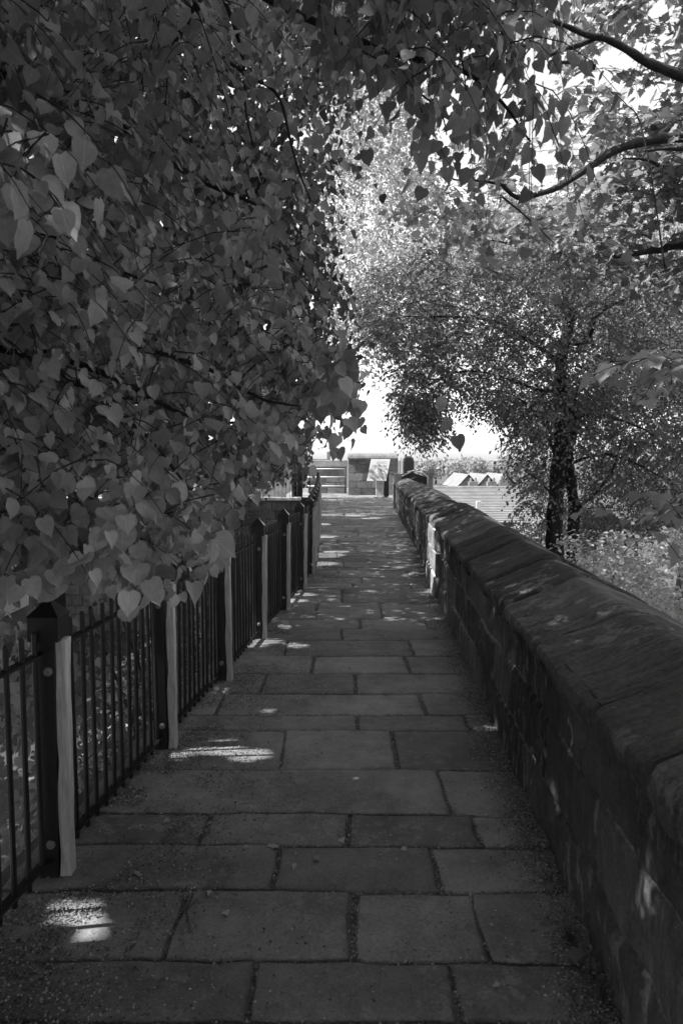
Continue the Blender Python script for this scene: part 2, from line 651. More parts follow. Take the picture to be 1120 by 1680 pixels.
# coping stones: saddle-back slabs, each its own part
prof0 = [(-.045, .80), (-.052, .83), (-.045, .862), (-.02, .878), (.03, .897), (.08, .917), (.13, .937), (.18, .957), (.23, .977), (.275, .997), (.31, 1.013), (.35, 1.022), (.39, 1.02), (.43, 1.005), (.49, .98),
         (.56, .948), (.63, .915), (.70, .88), (.75, .85), (.755, .80)]
pa = np.array(prof0)
tt = np.linspace(0, len(pa) - 1, 46)
prof = np.stack([np.interp(tt, np.arange(len(pa)), pa[:, 0]), np.interp(tt, np.arange(len(pa)), pa[:, 1])], -1)
y = .35
cuts = [y, 1.02, 1.72, 2.17, 2.95, 3.75]
cr = random.Random(5)
while cuts[-1] < WALL_END - .4:
    cuts.append(cuts[-1] + cr.uniform(.45, .95))
cuts[-1] = WALL_END + .05
prev = 0
for a, b in zip(cuts[:-1], cuts[1:]):
    st = max(.013, a * .0032)
    n = max(8, int((b - a) / st))
    ysn = np.concatenate([[a + .004, a + .008], np.linspace(a + .018, b - .018, n), [b - .008, b - .004]])
    Yc, K = np.meshgrid(ysn, np.arange(len(prof)), indexing='ij')
    px_, pz_ = prof[K, 0], prof[K, 1]
    s = K / (len(prof) - 1)
    top = np.sin(np.pi * s)
    g_ = min(1, max(0, (a - 3) / 6))
    lift = cr.uniform(-.024, .03) * (.75 + .45 * g_)
    tilt = cr.uniform(-.035, .035) * (.6 + .5 * g_)
    shear = cr.uniform(.1, .35)
    off_ = cr.uniform(-.016, .012)
    Q = np.stack([px_ * 2.0 + 0 * Yc, (Yc + px_ * shear) * 6.5, pz_ * 2.0], -1)
    strata = fbm(Q * np.array([.8, 1.6, .8]), 4, 71)
    er = .34 + .66 * np.clip((Yc - 4) / 6, 0, 1)
    lump = fbm(np.stack([px_ * 3, Yc * 2.2, pz_ * 3], -1), 4, 74)
    ridg = 1 - 2 * np.abs(noise3(Q * np.array([.6, 1.5, .6]) + 9, 79))
    fine_ = fbm(np.stack([px_ * 9, (Yc + px_ * shear) * 30, pz_ * 9], -1), 2, 80)
    dsp = .008 * lump + er * (.011 * strata + .010 * ridg) * (.35 + .65 * top) + (.005 + .002 * g_) * fine_
    rnd = np.minimum(Yc - a, b - Yc)
    notch = np.clip(1 - rnd / (.02 + .05 * np.clip(1 - s * 7, 0, 1)), 0, 1)
    dsp -= .038 * notch ** 1.3
    nxn, nzn = (px_ - .36) * 1.4, np.full_like(px_, .75)
    ln = np.hypot(nxn, nzn)
    # ragged lower edge
    rag = .03 * fbm(np.stack([Yc * 5, Yc * 0, Yc * 0 + 2], -1), 4, 77) * np.clip(1 - s * 6, 0, 1)
    Xc = wall_x(Yc) + off_ + px_ + dsp * nxn / ln - rag * .3
    Zc = pz_ + dsp * nzn / ln + lift * top + tilt * (Yc - (a + b) / 2) * top + rag + .014 * np.sin(Yc * 2.3) + .012 * np.sin(Yc * .9 + 1) - np.clip(Yc - 16, 0, 9) * .008
    V = np.stack([Xc, Yc, Zc], -1).reshape(-1, 3)
    kx = len(prof)
    i = np.arange((len(ysn) - 1) * kx).reshape(-1, kx)[:, :-1].ravel()
    F = np.stack([i, i + 1, i + kx + 1, i + kx], -1)
    # close the underside and both ends
    nV = len(V)
    idx = np.arange(len(ysn) * kx).reshape(-1, kx)
    under = np.stack([idx[:-1, 0], idx[1:, 0], idx[1:, -1], idx[:-1, -1]], -1)
    F = np.concatenate([F, under])
    e0 = np.stack([idx[0, :kx // 2 - 1], idx[0, kx - 1:kx // 2:-1][:kx // 2 - 1], idx[0, kx - 2:kx // 2 - 1:-1][:kx // 2 - 1], idx[0, 1:kx // 2]], -1)
    e1 = np.stack([idx[-1, :kx // 2 - 1], idx[-1, 1:kx // 2], idx[-1, kx - 2:kx // 2 - 1:-1][:kx // 2 - 1], idx[-1, kx - 1:kx // 2:-1][:kx // 2 - 1]], -1)
    F = np.concatenate([F, e0, e1])
    tone = cr.uniform(.6, 1.55) * np.ones(len(V))
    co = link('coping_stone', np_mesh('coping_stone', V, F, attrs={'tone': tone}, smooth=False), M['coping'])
    child(co, parapet)
# parapet outer face down to the town
outer = solid_strip('outer_masonry', list(np.arange(-2, WALL_END, .5)) + [WALL_END - .01], lambda y: wall_x(y) + .05, lambda y: wall_x(y) + .70, GZ - .3, .80, M['wall'])
set_tone(outer)
child(outer, parapet)

# ------------------------------------------------------------------ iron railing (left)
rail = tag(empty('iron_railing', (float(fence_x(3)), 3, 0)),
           'long black iron railing with capped posts and pale timber props left of the path', 'railing')
post_y = [round(2.68 + 1.22 * k, 3) for k in range(-2, 24)]
post_y = [v for v in post_y if v < 30]
RZ = .955


def box_mesh(name, dims, mat, bevel=.004):
    w, d, z0, z1 = dims
    return MB().box(-w / 2, w / 2, -d / 2, d / 2, z0, z1)


def make_post():
    p = box_mesh('post', (.075, .075, -.03, .97), None).build('post', M['iron'], None, .004)
    cap = MB()
    s = .058
    cap.box(-s, s, -s, s, .95, 1.045)
    cap.add([(-s - .004, -s - .004, 1.045), (s + .004, -s - .004, 1.045), (s + .004, s + .004, 1.045), (-s - .004, s + .004, 1.045), (0, 0, 1.115)],
            [(0, 1, 4), (1, 2, 4), (2, 3, 4), (3, 0, 4), (3, 2, 1, 0)])
    c = cap.build('post_cap', M['iron'], p)
    for z in (.14, .83):
        b = MB()
        b.tube([(.012, -.0375, z), (.012, -.046, z)], .017, 12)
        b.tube([(.012, -.046, z), (.012, -.052, z)], [.013, .009], 10)
        b.build('bolt', M['zinc'], p, smooth=False)
    t = MB()
    n = 9
    for k in range(n):
        z = -.03 + k * (.985) / (n - 1)
        wv = .0025 * math.sin(k * 1.9)
        hw = .021 + .003 * math.cos(k * 2.3)
        t.v += [(.062 + wv - hw, -.03, z), (.062 + wv + hw, -.03, z), (.062 + wv + hw, .03, z), (.062 + wv - hw, .03, z)]
    for k in range(n - 1):
        for e in range(4):
            t.f.append((4 * k + e, 4 * k + (e + 1) % 4, 4 * k + 4 + (e + 1) % 4, 4 * k + 4 + e))
    t.f += [(3, 2, 1, 0), tuple(4 * (n - 1) + e for e in range(4))]
    t.build('timber_prop', M['wood'], None, .006)
    return p, bpy.data.objects['timber_prop']


post0, prop0 = make_post()
for k, py in enumerate(post_y):
    xx = float(fence_x(py))
    if k == 0:
        p, q = post0, prop0
    else:
        p, q = post0.copy(), prop0.copy()
        C.objects.link(p)
        C.objects.link(q)
        for ch in post0.children:
            c2 = ch.copy()
            C.objects.link(c2)
            c2.parent = p
    for o in (p, q):
        o.parent = rail
        o.location = (xx - rail.location.x, py - rail.location.y, 0)
        o.rotation_euler = (R(random.uniform(-.5, .5)), R(random.uniform(-.8, .8)), R(random.uniform(-2, 2)))
# horizontal rails, one flat bar per bay (top) and one low bar
for k in range(len(post_y) - 1):
    a, b = post_y[k] + .04, post_y[k + 1] - .04
    xa, xb = float(fence_x(a)), float(fence_x(b))
    for z in (RZ - .055, .075):
        mb = MB()
        ang = math.atan2(xb - xa, b - a)
        L = math.hypot(xb - xa, b - a)
        mb.box(-.02, .02, -L / 2, L / 2, -.005, .005)
        o = mb.build('rail', M['iron'], rail)
        o.location = ((xa + xb) / 2 - rail.location.x, (a + b) / 2 - rail.location.y, z)
        o.rotation_euler = (0, 0, -ang)
bar_me = MB().tube([(0, 0, .03), (0, 0, .985), (0, 0, .993)], [.0105, .0105, .006], 8).build('bar', M['iron'], rail, smooth=False)
bars = []
for k in range(len(post_y) - 1):
    a, b = post_y[k], post_y[k + 1]
    for t in range(1, 13):
        bars.append(a + .02 + (b - a - .0) * t / 13)
vis = [v for v in bars if v > 1.6][:98]
first = True
for v in vis:
    o = bar_me if first else bar_me.copy()
    if not first:
        C.objects.link(o)
    first = False
    o.parent = rail
    o.location = (float(fence_x(v)) - rail.location.x, v - rail.location.y, 0)
    o.rotation_euler = (R(random.uniform(-.5, .5)), R(random.uniform(-.5, .5)), 0)
rest = MB()
for v in bars:
    if v not in vis:
        x = float(fence_x(v)) - rail.location.x
        rest.tube([(x, v - rail.location.y, .03), (x, v - rail.location.y, .99)], .0085, 6)
ro = rest.build('distant_bars', M['iron'], rail)
ro['kind'] = 'stuff'

# ------------------------------------------------------------------ far end of the walk
def masonry_block(name, x0, x1, y0, y1, z0, z1, mat, parent, ch=.3, bl=.6, seed=1, thick=.05):
    """a solid with separate, slightly uneven ashlar blocks on the face towards the walk"""
    mb = MB()
    rr = random.Random(seed)
    mb.box(x0 + .01, x1 - .01, y0 + thick, y1, z0, z1)
    z = z0
    row = 0
    while z < z1 - .04:
        zt = min(z + ch * rr.uniform(.8, 1.15), z1)
        if z1 - zt < .08:
            zt = z1
        x = x0
        while x < x1 - .02:
            xt = min(x + bl * rr.uniform(.7, 1.35) * (.5 if x == x0 and row % 2 else 1), x1)
            if x1 - xt < .12:
                xt = x1
            mb.box(x + .008, xt - .008, y0 + rr.uniform(-.006, .006), y0 + thick + .01, z + .008, zt - .008)
            x = xt
        z = zt
        row += 1
    o = mb.build(name, mat, parent)
    me = o.data
    at = me.attributes.new('tone', 'FLOAT', 'POINT')
    tv = np.repeat(np.array([1.5] + [rr.choice([.6, .8, .9, 1.1, 1.2]) for _ in range(len(me.vertices) // 8)]), 8)[:len(me.vertices)]
    at.data.foreach_set('value', tv.astype(np.float32))
    return o


D0 = 31.5
bx0, bx1 = float(P(571, 800, D0)[0]), float(P(652, 800, D0)[0])
bz = float(P(600, 752, D0)[2])
bast = tag(empty('bastion_wall', (bx0, D0, 0)), 'tall sandstone wall with rounded coping behind the information board at the end of the path', 'wall')
o = masonry_block('masonry', bx0, bx1 + .02, D0, D0 + .6, 0, bz - .05, M['far_stone'], None, .36, .55, 3)
child(o, bast)
# returning limb towards the camera at the right end, with rounded top
cop = MB()
arc = [(-.36, bz - .05), (-.36, bz + .02), (-.3, bz + .12), (-.18, bz + .2), (0, bz + .23), (.18, bz + .2), (.3, bz + .12), (.36, bz + .02), (.36, bz - .05)]
cop.add([(bx0 - .03, D0 + .3 + a, z) for a, z in arc] + [(bx1, D0 + .3 + a, z) for a, z in arc],
        [tuple(range(9))] + [tuple(range(17, 8, -1))] + [(i, i + 9, i + 10, i + 1) for i in range(8)] + [(8, 17, 9, 0)])
c_ = cop.build('coping', M['far_stone'], None)
set_tone(c_, .9)
child(c_, bast)
rt = MB()
rx = bx1
arc2 = [(-.24, 0), (-.24, bz - .12), (-.21, bz + .0), (-.12, bz + .08), (0, bz + .1), (.12, bz + .08), (.21, bz + .0), (.24, bz - .12), (.24, 0)]
yA, yB = D0 - 1.3, D0 + .25
rt.add([(rx + .36 + a, yA, z) for a, z in arc2] + [(rx + .36 + a, yB, z) for a, z in arc2],
       [tuple(range(9)), tuple(range(17, 8, -1))] + [(i, i + 9, i + 10, i + 1) for i in range(8)] + [(8, 17, 9, 0)])
o = rt.build('rounded_limb', M['far_stone'], None)
set_tone(o, .75)
child(o, bast)
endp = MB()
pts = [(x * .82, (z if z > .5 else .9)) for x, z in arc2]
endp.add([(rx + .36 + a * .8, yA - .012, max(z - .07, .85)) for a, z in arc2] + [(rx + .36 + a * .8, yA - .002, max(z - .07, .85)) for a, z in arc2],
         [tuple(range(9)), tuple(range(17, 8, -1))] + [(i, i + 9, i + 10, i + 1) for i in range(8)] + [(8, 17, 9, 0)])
o = endp.build('end_shade', M['dark'], None)  # dark sheet painted as the shade on the limb's rounded end
child(o, bast)

# low wall with white rails left of the bastion
LW = 33.2
lx0, lx1 = float(P(505, 800, LW)[0]), bx0 - .04
lz = float(P(550, 766, LW)[2])
low = tag(empty('boundary_wall', (lx0, LW, 0)), 'low mossy stone wall crossed by pale horizontal rails at the far left of the path', 'wall')
child(masonry_block('masonry', lx0, lx1, LW, LW + .5, 0, lz, M['far_stone'], None, .3, .7, 8), low)
o = set_tone(MB().box(lx0, lx1 + .02, LW - .06, LW + .56, lz, lz + .32).build('pale_top', M['palest'], None, .02), 1.3)
child(o, low)
wr = tag(empty('white_rail_fence', (lx0, LW - .35, 0)), 'three pale horizontal rails standing in front of the low stone wall at the path end', 'fence')
for z in (.36, .78, 1.16):
    child(MB().tube([(lx0, LW - .35, z), (lx1 - .05, LW - .35, z)], .028, 8).build('rail', M['white'], None, smooth=True), wr)
for x in (lx0 + .1, lx1 - .08):
    child(MB().tube([(x, LW - .35, 0), (x, LW - .35, 1.2)], .03, 8).build('post', M['dark'], None, smooth=True), wr)

# slab wall that closes the parapet, with handrails over the steps behind it
SL = WALL_END + .15
sx0 = float(wall_x(SL)) - .05
slab = tag(empty('end_wall', (sx0, SL, 0)), 'short upright stone wall standing where the parapet ends before the steps', 'wall')
sz = float(P(645, 777, SL)[2])
o = set_tone(MB().box(sx0, sx0 + .26, SL - .02, SL + .3, -.03, sz).build('end_stone', M['palest'], None, .015), .95)
child(o, slab)
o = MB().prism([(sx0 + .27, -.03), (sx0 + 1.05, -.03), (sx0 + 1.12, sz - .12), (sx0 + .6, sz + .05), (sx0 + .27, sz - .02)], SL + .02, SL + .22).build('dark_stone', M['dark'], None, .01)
child(o, slab)
for k in range(3):
    z0 = .55 + .24 * k
    o = set_tone(MB().tube([(sx0 + .27, SL - .02, z0), (sx0 + .75, SL - .02, z0 + .25)], .02, 6).build('ledge', M['far_stone'], None))
    child(o, slab)
hr = tag(empty('handrail', (sx0 + .3, SL - .1, 0)), 'pale bent metal handrail over the short end wall beside the steps', 'handrail')
h1 = [(sx0 + .27, SL - .12, sz - .09), (sx0 + .62, SL - .12, sz + .1), (sx0 + .95, SL - .12, sz + .03), (sx0 + 1.12, SL - .12, sz - .1), (sx0 + 1.14, SL - .12, sz - .55)]
child(MB().tube(h1, .022, 8).build('rail', M['white'], None, smooth=True), hr)
h2 = [(sx0 + .5, SL + .4, sz + .05), (sx0 + .85, SL + .1, sz + .14), (sx0 + 1.14, SL - .1, sz + .1)]
child(MB().tube(h2, .02, 8).build('rail', M['white'], None, smooth=True), hr)
child(MB().tube([(sx0 + 1.14, SL - .12, .2), (sx0 + 1.14, SL - .12, sz + .25)], .022, 8).build('post', M['zinc'], None, smooth=True), hr)

# stone pier with moulded cap
PR = 28.0
p0 = P(691, 780, PR)
pw = float(P(711, 780, PR)[0] - p0[0])
pzt = float(P(700, 768, PR)[2])
pier = tag(empty('stone_pier', (float(p0[0]) + pw / 2, PR, 0)), 'square pale stone pier with a stepped cap beyond the parapet end', 'pier')
for nm, s, za, zb, mat in (('shaft', pw * .42, GZ - .2, pzt - .22, 'palest'), ('cap', pw * .56, pzt - .22, pzt - .12, 'palest'), ('cap_top', pw * .48, pzt - .12, pzt, 'palest')):
    o = set_tone(MB().box(-s, s, -s, s, za, zb).build(nm, M[mat], pier, .015))
    o.location = (0, 0, 0)

# information board
IY = 29.3
ix = float(P(622, 800, IY)[0])
board = tag(empty('information_board', (ix, IY, 0), R(0)), 'sloping pale information panel on a square pedestal in front of the bastion wall', 'information board')
set_tone(MB().box(-.24, .34, -.22, .2, 0, .045).build('plinth', M['palest'], board, .008))
set_tone(MB().box(-.14, .16, -.16, .1, .045, .80).build('pedestal', M['palest'], board, .01), 2.0)
MB().box(.2, .40, .04, .24, .045, 1.45).build('side_shade', M['dark'], board, .006)  # dark slab: the shade on the board's side, painted in
pan = MB().box(-.44, .36, -.025, .025, -.44, .46)
sh = Matrix.Translation((0, -.12, 1.16)) @ Matrix(((1, 0, .22, 0), (0, 1, .48, 0), (0, 0, 1, 0), (0, 0, 0, 1)))
po = pan.build('panel', M['panel'], board, .008, M=sh)
for (a, b, c, e) in ((-.38, -.22, -.34, -.16), (-.2, .28, .28, .38), (-.1, .3, -.05, .22), (-.38, -.14, 0, .22), (-.18, .28, -.34, -.12)):
    if (a, b) == (-.38, -.22):
        MB().box(a, b, -.031, -.026, c, e).build('print_block', M['print'], po, M=sh)
    else:
        mbp = MB()
        z = c
        while z < e:
            mbp.box(a, b - random.uniform(0, .08), -.029, -.026, z, z + .012)
            z += .035
        mbp.build('print_lines', M['print'], po, M=sh)

# garden wall with railings across the street on the left
gw = tag(empty('street_wall', (-3, 20.5, 0)), 'stone wall with pale coping and thin railings beyond the iron railing', 'wall')
child(masonry_block('masonry', -9, -1.25, 20.5, 20.9, GZ, .42, M['far_stone'], None, .3, .6, 12), gw)
child(set_tone(MB().box(-9, -1.2, 20.42, 20.98, .42, .5).build('coping', M['white'], None, .01)), gw)
rb = MB()
for k in range(70):
    x = -8.9 + k * .11
    rb.tube([(x, 20.7, .5), (x, 20.7, 1.45)], .009, 5)
rb.box(-9, -1.25, 20.69, 20.71, 1.3, 1.33)
child(rb.build('railing_bars', M['far_stone'], None), gw)
set_tone(bpy.data.objects['railing_bars'])

# ------------------------------------------------------------------ town beyond the parapet
def pitched_house(name, label, cat, x0, x1, y0, y1, ze, zr, ridge_axis, roofmat, wallmat, group=None, base=GZ, courses=True):
    root = tag(empty(name, ((x0 + x1) / 2, y0, base)), label, cat, group)
    child(set_tone(MB().box(x0, x1, y0 + .01, y1 - .01, base, ze).build('wall', wallmat, None)), root)
    mb = MB()
    ov = .3
    if ridge_axis == 'x':
        ym = (y0 + y1) / 2
        n = 22
        sl = []
        for side in (0, 1):
            for k in range(n):
                t0, t1 = k / n, (k + 1.15) / n
                t1 = min(t1, 1)
                ya0 = (y0 - ov) + (ym - y0 + ov) * t0 if side == 0 else (y1 + ov) - (y1 + ov - ym) * t0
                ya1 = (y0 - ov) + (ym - y0 + ov) * t1 if side == 0 else (y1 + ov) - (y1 + ov - ym) * t1
                z0_, z1_ = ze + (zr - ze) * t0, ze + (zr - ze) * t1
                lift = .035
                mb.add([(x0 - ov, ya0, z0_ + lift), (x1 + ov, ya0, z0_ + lift), (x1 + ov, ya1, z1_), (x0 - ov, ya1, z1_),
                        (x0 - ov, ya0, z0_), (x1 + ov, ya0, z0_)], [(0, 1, 2, 3), (4, 5, 1, 0)])
        mb.add([(x0 - .001, y0, ze), (x0 - .001, y1, ze), (x0 - .001, ym, zr), (x1 + .001, y0, ze), (x1 + .001, y1, ze), (x1 + .001, ym, zr)], [(0, 1, 2), (3, 5, 4)])
        o = set_tone(mb.build('roof', roofmat, None))
        child(o, root)
        rg = MB()
        x = x0 - ov
        while x < x1 + ov:
            rg.tube([(x, ym, zr), (x + .42, ym, zr)], [.1, .085], 8)
            x += .45
        child(set_tone(rg.build('ridge_tiles', M['brick'], None)), root)
    else:
        xm = (x0 + x1) / 2
        mb.add([(x0 - ov, y0 - ov, ze), (xm, y0 - ov, zr), (xm, y1, zr), (x0 - ov, y1, ze), (x1 + ov, y0 - ov, ze), (x1 + ov, y1, ze)],
               [(0, 1, 2, 3), (1, 4, 5, 2)])
        child(set_tone(mb.build('roof', roofmat, None)), root)
        child(set_tone(MB().add([(x0, y0 - .01, ze), (x1, y0 - .01, ze), (xm, y0 - .01, zr - .05)], [(0, 1, 2)]).build('gable', M['far_stone'], None)), root)
    return root


rl, rr_ = P(690, 800, 38), P(846, 800, 38)
h = pitched_house('slate_roofed_building', 'building with a broad pale slate roof just below the parapet', 'building',
                  float(rl[0]), float(rr_[0]), 31.5, 44.5, float(P(800, 857, 31.5)[2]), float(rl[2]), 'x', M['slate'], M['brick'])
cut = 32.5
# white post and low fence beneath the eaves
pp = P(849, 880, 24)
child(MB().box(pp[0] - .1, pp[0] + .1, 30.9, 31.1, GZ, float(P(849, 822, 31)[2])).build('white_post', M['white'], None), h)
gc = float(P(800, 778, 62)[2])
ge = float(P(800, 800, 62)[2])
for k, (a, b) in enumerate(((752, 783), (784, 812), (813, 846))):
    xa, xb = float(P(a, 790, 62)[0]), float(P(b, 790, 62)[0])
    pitched_house('gabled_house', ['pale gabled roof furthest left behind the slate ridge', 'pale gabled roof in the middle behind the slate ridge with chimney pots',
                                   'pale gabled roof nearest the tree behind the slate ridge'][k], 'house', xa, xb, 62, 70, ge, gc, 'y', M['slate'], M['brick'], 'gabled houses beyond the slate roof')
for k, (a, hgt) in enumerate(((776, 784), (806, 784), (826, 781))):
    q = P(a, hgt, 56)
    ch = tag(empty('chimney_stack', (float(q[0]), 56, ge - 1)), ['chimney stack left of the gabled roofs beyond the slate ridge', 'chimney stack in the middle of the gabled roofs with two pots',
                                                           'darkest chimney stack nearest the tree'][k], 'chimney', 'chimneys beyond the slate roof')
    child(set_tone(MB().box(q[0] - .35, q[0] + .35, 55.8, 56.3, ge - 2.5, float(q[2]) - .3).build('stack', M['brick'], None)), ch)
    for s in (-.18, .18):
        child(set_tone(MB().tube([(q[0] + s, 56.05, q[2] - .3), (q[0] + s, 56.05, float(q[2]))], [.11, .09], 8).build('chimney_pot', M['brick'], None)), ch)
# long pale house front on the far left and its chimney
pitched_house('terrace_house', 'pale low house with a chimney far behind the white rails', 'house', -9.5, -1.6, 60, 68, 1.2, 1.55, 'x', M['slate'], M['palest'])
q = P(539, 741, 58)
ch = tag(empty('chimney_stack', (float(q[0]), 58, 0)), 'lone pale chimney stack seen above the white rails at the path end', 'chimney')
child(set_tone(MB().box(q[0] - .14, q[0] + .14, 58, 58.3, -1, float(q[2])).build('stack', M['far_stone'], None)), ch)
# added pale house across the road, a bright backdrop for glints between leaves
ph = tag(empty('backdrop_house', (-17, 22, GZ)), 'added pale backdrop house across the road glinting between the lime leaves', 'house')
child(MB().box(-22, -11, 12, 30, GZ, 2.6).build('wall', M['white'], None), ph)
child(MB().add([(-22.4, 11.6, 2.6), (-10.6, 11.6, 2.6), (-16.5, 11.6, 5.5), (-22.4, 30.4, 2.6), (-10.6, 30.4, 2.6), (-16.5, 30.4, 5.5)],
               [(0, 1, 2), (3, 5, 4), (0, 2, 5, 3), (1, 4, 5, 2), (0, 3, 4, 1)]).build('roof', M['brick'], None), ph)
for wy in (14, 17.5, 21, 24.5, 28):
    for wz in (-2.4, .4):
        wf = child(MB().box(-11.01, -10.95, wy - .5, wy + .5, wz, wz + 1.3).build('window', M['paver'], None), ph)
        MB().box(-10.95, -10.935, wy - .42, wy - .03, wz + .08, wz + 1.22).box(-10.95, -10.935, wy + .03, wy + .42, wz + .08, wz + 1.22).build('pane', M['dark'], wf)
# timber shed with boards at lower right
sq = P(985, 890, 15)
shed = tag(empty('garden_shed', (float(sq[0]), 15, GZ)), 'small pale boarded shed glimpsed between the tree and the parapet', 'shed')
for k in range(7):
    child(MB().box(sq[0] - .75 + k * .22, sq[0] - .6 + k * .22, 15, 15.04, GZ, float(sq[2]) + .1).build('board', M['white'], None), shed)
child(MB().box(sq[0] - .85, sq[0] + .85, 15.1, 17, GZ, float(sq[2]) + .05).build('shed_body', M['dark'], None), shed)
child(MB().prism([(sq[0] - 1.0, sq[2] + .1), (sq[0] + 1.0, sq[2] + .1), (sq[0], sq[2] + .75)], 14.9, 17.1).build('roof', M['dark'], None), shed)


# ------------------------------------------------------------------ foliage machinery
def tpl_lime(curl=.18, fold=.22, twist=0):
    mid = [(0, .08), (0, .3), (0, .55), (0, .8), (0, 1.08)]
    out = [(.2, 0), (.42, .1), (.485, .31), (.43, .55), (.28, .77), (.11, .93)]
    vs_ = [(x, y) for x, y in mid] + [(x, y) for x, y in out] + [(-x * .96, y - .02) for x, y in out] + [(-.012, -.4), (.012, -.4)]
    V = np.array([(x, y, fold * abs(x) - curl * y * y + twist * x * y + (.05 if i >= 5 and i % 2 else 0) * (abs(x) > .2)) for i, (x, y) in enumerate(vs_)])
    fs_ = []
    for s in (5, 11):
        O = [s + k for k in range(6)]
        t = [(0, O[0], O[1]), (0, O[1], 1), (1, O[1], O[2]), (1, O[2], O[3]), (1, O[3], 2), (2, O[3], O[4]), (2, O[4], 3), (3, O[4], O[5]), (3, O[5], 4)]
        fs_ += t if s == 5 else [f[::-1] for f in t]
    fs_.append((0, 17, 18))
    V[17:, 2] = .08
    return V, np.array(fs_)


def tpl_mid(curl=.2, fold=.25, w=.46):
    pts = [(0, .05), (0, .5), (0, 1.05), (w * .85, .08), (w, .42), (w * .5, .8), (-w * .85, .08), (-w, .42), (-w * .5, .8)]
    V = np.array([(x, y, fold * abs(x) - curl * y * y) for x, y in pts])
    fs_ = [(0, 3, 1), (3, 4, 1), (1, 4, 5), (1, 5, 2), (0, 1, 6), (6, 1, 7), (1, 8, 7), (1, 2, 8)]
    return V, np.array(fs_)


def tpl_small(w=.26, fold=.2, curl=.12):
    pts = [(0, 0), (w, .38), (0, 1), (-w, .38), (w * .55, .78), (-w * .55, .78)]
    V = np.array([(x, y, fold * abs(x) - curl * y * y) for x, y in pts])
    return V, np.array([(0, 1, 2), (1, 4, 2), (0, 2, 3), (3, 2, 5)])


def tpl_maple(curl=.12, fold=.1):
    half = [(.10, -.03), (.38, -.17), (.36, .03), (.5, .06), (.66, .36), (.50, .38), (.40, .36), (.40, .60), (.27, .62), (.22, .74), (.1, .86)]
    pts = [(0, .22), (0, 0)] + half + [(0, 1.04)] + [(-x, y) for x, y in half[::-1]]
    V = np.array([(x, y, fold * abs(x) - curl * (x * x + y * y)) for x, y in pts])
    n = len(pts)
    fs_ = [(0, i, i + 1 if i + 1 < n else 1) for i in range(1, n)]
    return V, np.array(fs_)


LIME = [tpl_lime(.12, .2), tpl_lime(.35, .35, .1), tpl_lime(.22, -.12, -.15)]
MID = [tpl_mid(.15, .25), tpl_mid(.4, .3, .4)]
SMALL = [tpl_small(.27), tpl_small(.34, .3)]
MAPLE = [tpl_maple(), tpl_maple(.3, .25)]


def norm(v):
    return v / np.maximum(np.linalg.norm(v, axis=-1, keepdims=True), 1e-9)


def leaves_mesh(name, pos, ax, nrm, size, tpls, tone):
    """one mesh of many leaves"""
    VV, FF_, UV, TN, b = [], [], [], [], 0
    which = RNG.integers(0, len(tpls), len(pos))
    ax = norm(ax)
    nrm = norm(nrm - (nrm * ax).sum(-1, keepdims=True) * ax)
    bi = np.cross(ax, nrm)
    for w, (tv, tf) in enumerate(tpls):
        s = which == w
        n = s.sum()
        if not n:
            continue
        wid = RNG.uniform(.82, 1.12, (n, 1, 1))
        v = pos[s][:, None] + size[s][:, None, None] * (tv[None, :, 0:1] * wid * bi[s][:, None] + tv[None, :, 1:2] * ax[s][:, None] + tv[None, :, 2:3] * nrm[s][:, None])
        VV.append(v.reshape(-1, 3))
        FF_.append((tf[None] + (np.arange(n) * len(tv))[:, None, None]).reshape(-1, 3) + b)
        UV.append(np.tile(tv[:, :2] + np.array([.5, 0]), (n, 1)))
        TN.append(np.repeat(tone[s], len(tv)))
        b += n * len(tv)
    return np_mesh(name, np.concatenate(VV), np.concatenate(FF_), np.concatenate(UV), {'tone': np.concatenate(TN)})


def tubes_mesh(name, pts, r0, r1):
    """pts (N,K,3): thin three-sided tubes"""
    N, K, _ = pts.shape
    t = norm(np.gradient(pts, axis=1))
    a = norm(np.cross(t, np.array([.31, .2, .93])))
    c = np.cross(t, a)
    rad = (np.asarray(r0).reshape(-1, 1) * (1 - np.linspace(0, 1, K)) + np.asarray(r1).reshape(-1, 1) * np.linspace(0, 1, K))[..., None]
    rings = np.stack([pts + rad * (a * math.cos(th) + c * math.sin(th)) for th in (0, 2.094, 4.189)], 2)
    V = rings.reshape(-1, 3)
    base = (np.arange(N)[:, None] * K + np.arange(K - 1)[None]) * 3
    F = []
    for k in range(3):
        k2 = (k + 1) % 3
        F.append(np.stack([base + k, base + k2, base + 3 + k2, base + 3 + k], -1).reshape(-1, 4))
    return np_mesh(name, V, np.concatenate(F))


def in_poly(px, py, poly):
    inside = np.zeros(len(px), bool)
    n = len(poly)
    for i in range(n):
        x1, y1 = poly[i]
        x2, y2 = poly[(i + 1) % n]
        c = ((y1 > py) != (y2 > py)) & (px < (x2 - x1) * (py - y1) / ((y2 - y1) if y2 != y1 else 1e-9) + x1)
        inside ^= c
    return inside


def cone(poly, d0, d1, n, pw=2.0, clump=0, thr=-1.0, seed=1):
    """n random points in the solid seen through poly between two distances"""
    xs_, ys_ = [p[0] for p in poly], [p[1] for p in poly]
    out = []
    tot = 0
    while tot < n:
        m = n * 3
        px = RNG.uniform(min(xs_), max(xs_), m)
        py = RNG.uniform(min(ys_), max(ys_), m)
        k = in_poly(px, py, poly)
        px, py = px[k], py[k]
        u = RNG.uniform(0, 1, len(px))
        d = (d0 ** (pw + 1) + u * (d1 ** (pw + 1) - d0 ** (pw + 1))) ** (1 / (pw + 1))
        p = P(px, py, d)
        if clump:
            p = p[fbm(p * clump, 2, seed) > thr]
        out.append(p)
        tot += len(p)
    return np.concatenate(out)[:n]


